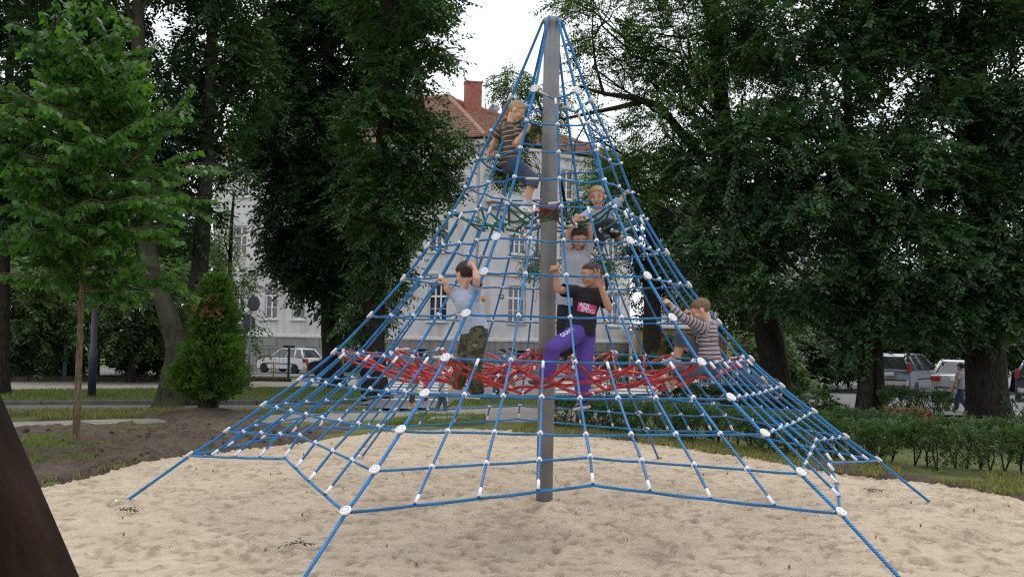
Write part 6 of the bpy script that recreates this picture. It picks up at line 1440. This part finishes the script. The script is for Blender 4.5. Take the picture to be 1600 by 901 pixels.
walker('adult in white shirt walking next to the person with the pushchair', 799, 616, 72, math.radians(185), cloth('white cloth', (.62, .62, .64)), cloth('beige cloth', (.32, .26, .18)), 'knee', M_dkbr, (M_brnshoe, M_sole), 5, Y=23.2)
walker('person in pale grey top and dark jeans half hidden by the thick black elm trunk', 1503, 640, 76, math.radians(120), cloth('pale grey cloth', (.38, .38, .42)), M_denim, 'long', M_dkbr, (M_blkshoe, M_sole), 6, step=.2, Y=17.2)
# pushchair
p = Vector((at(764, 617, 22.4).x, 22.4, float(gz(0, 22.4)) + .05)); pc_ = tag(empty('pushchair', tuple(p)), 'dark red pushchair with small black wheels, pushed along the road behind the net', 'pushchair')
for x in (-.28, .24):
    for y in (-.2, .2):
        X = Matrix.Translation((x, y, .12)) @ Matrix.Rotation(PI / 2, 4, 'X'); mb = MB(); mb.lathe([(.05, -.025), (.11, -.025), (.12, 0), (.11, .025), (.05, .025)], 16, X); w_ = mb.build('wheel', M_rub, pc_); mb = MB(); mb.lathe([(0, -.03), (.05, -.03), (.05, .03), (0, .03)], 10, X); mb.build('hub', M_rim, w_)
mb = MB()
for y in (-.2, .2): mb.tube([(-.28, y, .12), (.05, y, .5), (.42, y, .98)], .014, 6); mb.tube([(.24, y, .12), (-.1, y, .55)], .014, 6)
mb.tube([(.42, -.2, .98), (.42, .2, .98)], .016, 6); mb.build('frame', M_black, pc_)
M_seat = cloth('dark red canvas', (.24, .02, .06)); mb = MB(); mb.prism([(-.25, .38), (.12, .36), (.28, .82), (.22, .84), (.06, .45), (-.25, .44)], -.17, .17); mb.build('seat', M_seat, pc_)
b = MB(); b.lathe([(.19, -.17), (.2, -.1), (.2, .1), (.19, .17)], 12, place((.12, 0, .72), Matrix.Rotation(PI / 2, 4, 'X'))); b.build('hood', M_seat, pc_)
# litter and leaves lying on the sand
rl = np.random.default_rng(9)
M_twig = mat('twig', (.16, .11, .07), .9, .3, 12)
for px, py, lb in ((200, 800, 'tuft of leaves with a twig lying on the sand, left of the front corner rope'), (470, 853, 'green leafy twig lying on the sand beside the left front anchor rope'), (1365, 768, 'green leafy twig lying on the sand near the right anchor rope')):
    p = on_ground(px, py); o = tag(empty('fallen_twig', (p.x, p.y, p.z)), lb, 'twig'); mb = MB(); mb.tube([(-.08, 0, .02), (0, .02, .03), (.09, -.01, .02)], .005, 5); mb.build('stem', M_twig, o)
    n_ = 9; P = rl.uniform(-.09, .09, (n_, 3)); P[:, 2] = .03; D = nrm_(np.concatenate([rl.normal(0, 1, (n_, 2)), np.zeros((n_, 1))], 1)); tag(leaf_obj('leaf', [make_sprays(P, D, rl, .08, 4, .04, .55, .1, .4, .0)], ML_hed, o), kind='stuff')
mb = MB()
for i in range(260):
    q = Vector((rl.uniform(-5.5, 7), rl.uniform(-8.0, 7.5), 0)); s = rl.uniform(.003, .009); a = rl.uniform(0, PI); z = .02 + rl.uniform(0, .02)
    if rl.random() < .5: mb.tube([(q.x, q.y, z), (q.x + math.cos(a) * s * 5, q.y + math.sin(a) * s * 5, z + .01)], s * .28, 4)
    else: mb.bbox(q.x - s, q.x + s, q.y - s * .8, q.y + s * .8, z - .02, z + s, s * .4)
cl_ = MB()
SOILP = G([(20, 680), (262, 672), (352, 660), (450, 674), (500, 686), (420, 696), (294, 711), (203, 729), (110, 752), (63, 760), (-20, 768)])
sx, sy = [p[0] for p in SOILP], [p[1] for p in SOILP]
for i in range(1500):
    x, y = rl.uniform(min(sx), max(sx)), rl.uniform(min(sy), max(sy))
    if not inside(SOILP, np.array([x]), np.array([y]))[0]: continue
    s = .010 + .045 * rl.random() ** 3; z = float(gz(x, y)) + .05 + rl.uniform(-.02, .07); X = place((x, y, z), frame((rl.normal(), rl.normal(), rl.normal())))
    cl_.bbox(-s, s, -s * .7, s * .8, -s * .6, s * .6, s * .45, X)
tag(cl_.build('soil_clods', M_soil), 'small clods of dark earth lying on the dug-over soil', 'soil', None, 'stuff')
grass(SOILP, 1500, .07, 220, M_gy)
o = mb.build('sand_litter', M_twig); tag(o, 'tiny twigs and pebbles scattered over the sand', 'litter', None, 'stuff')
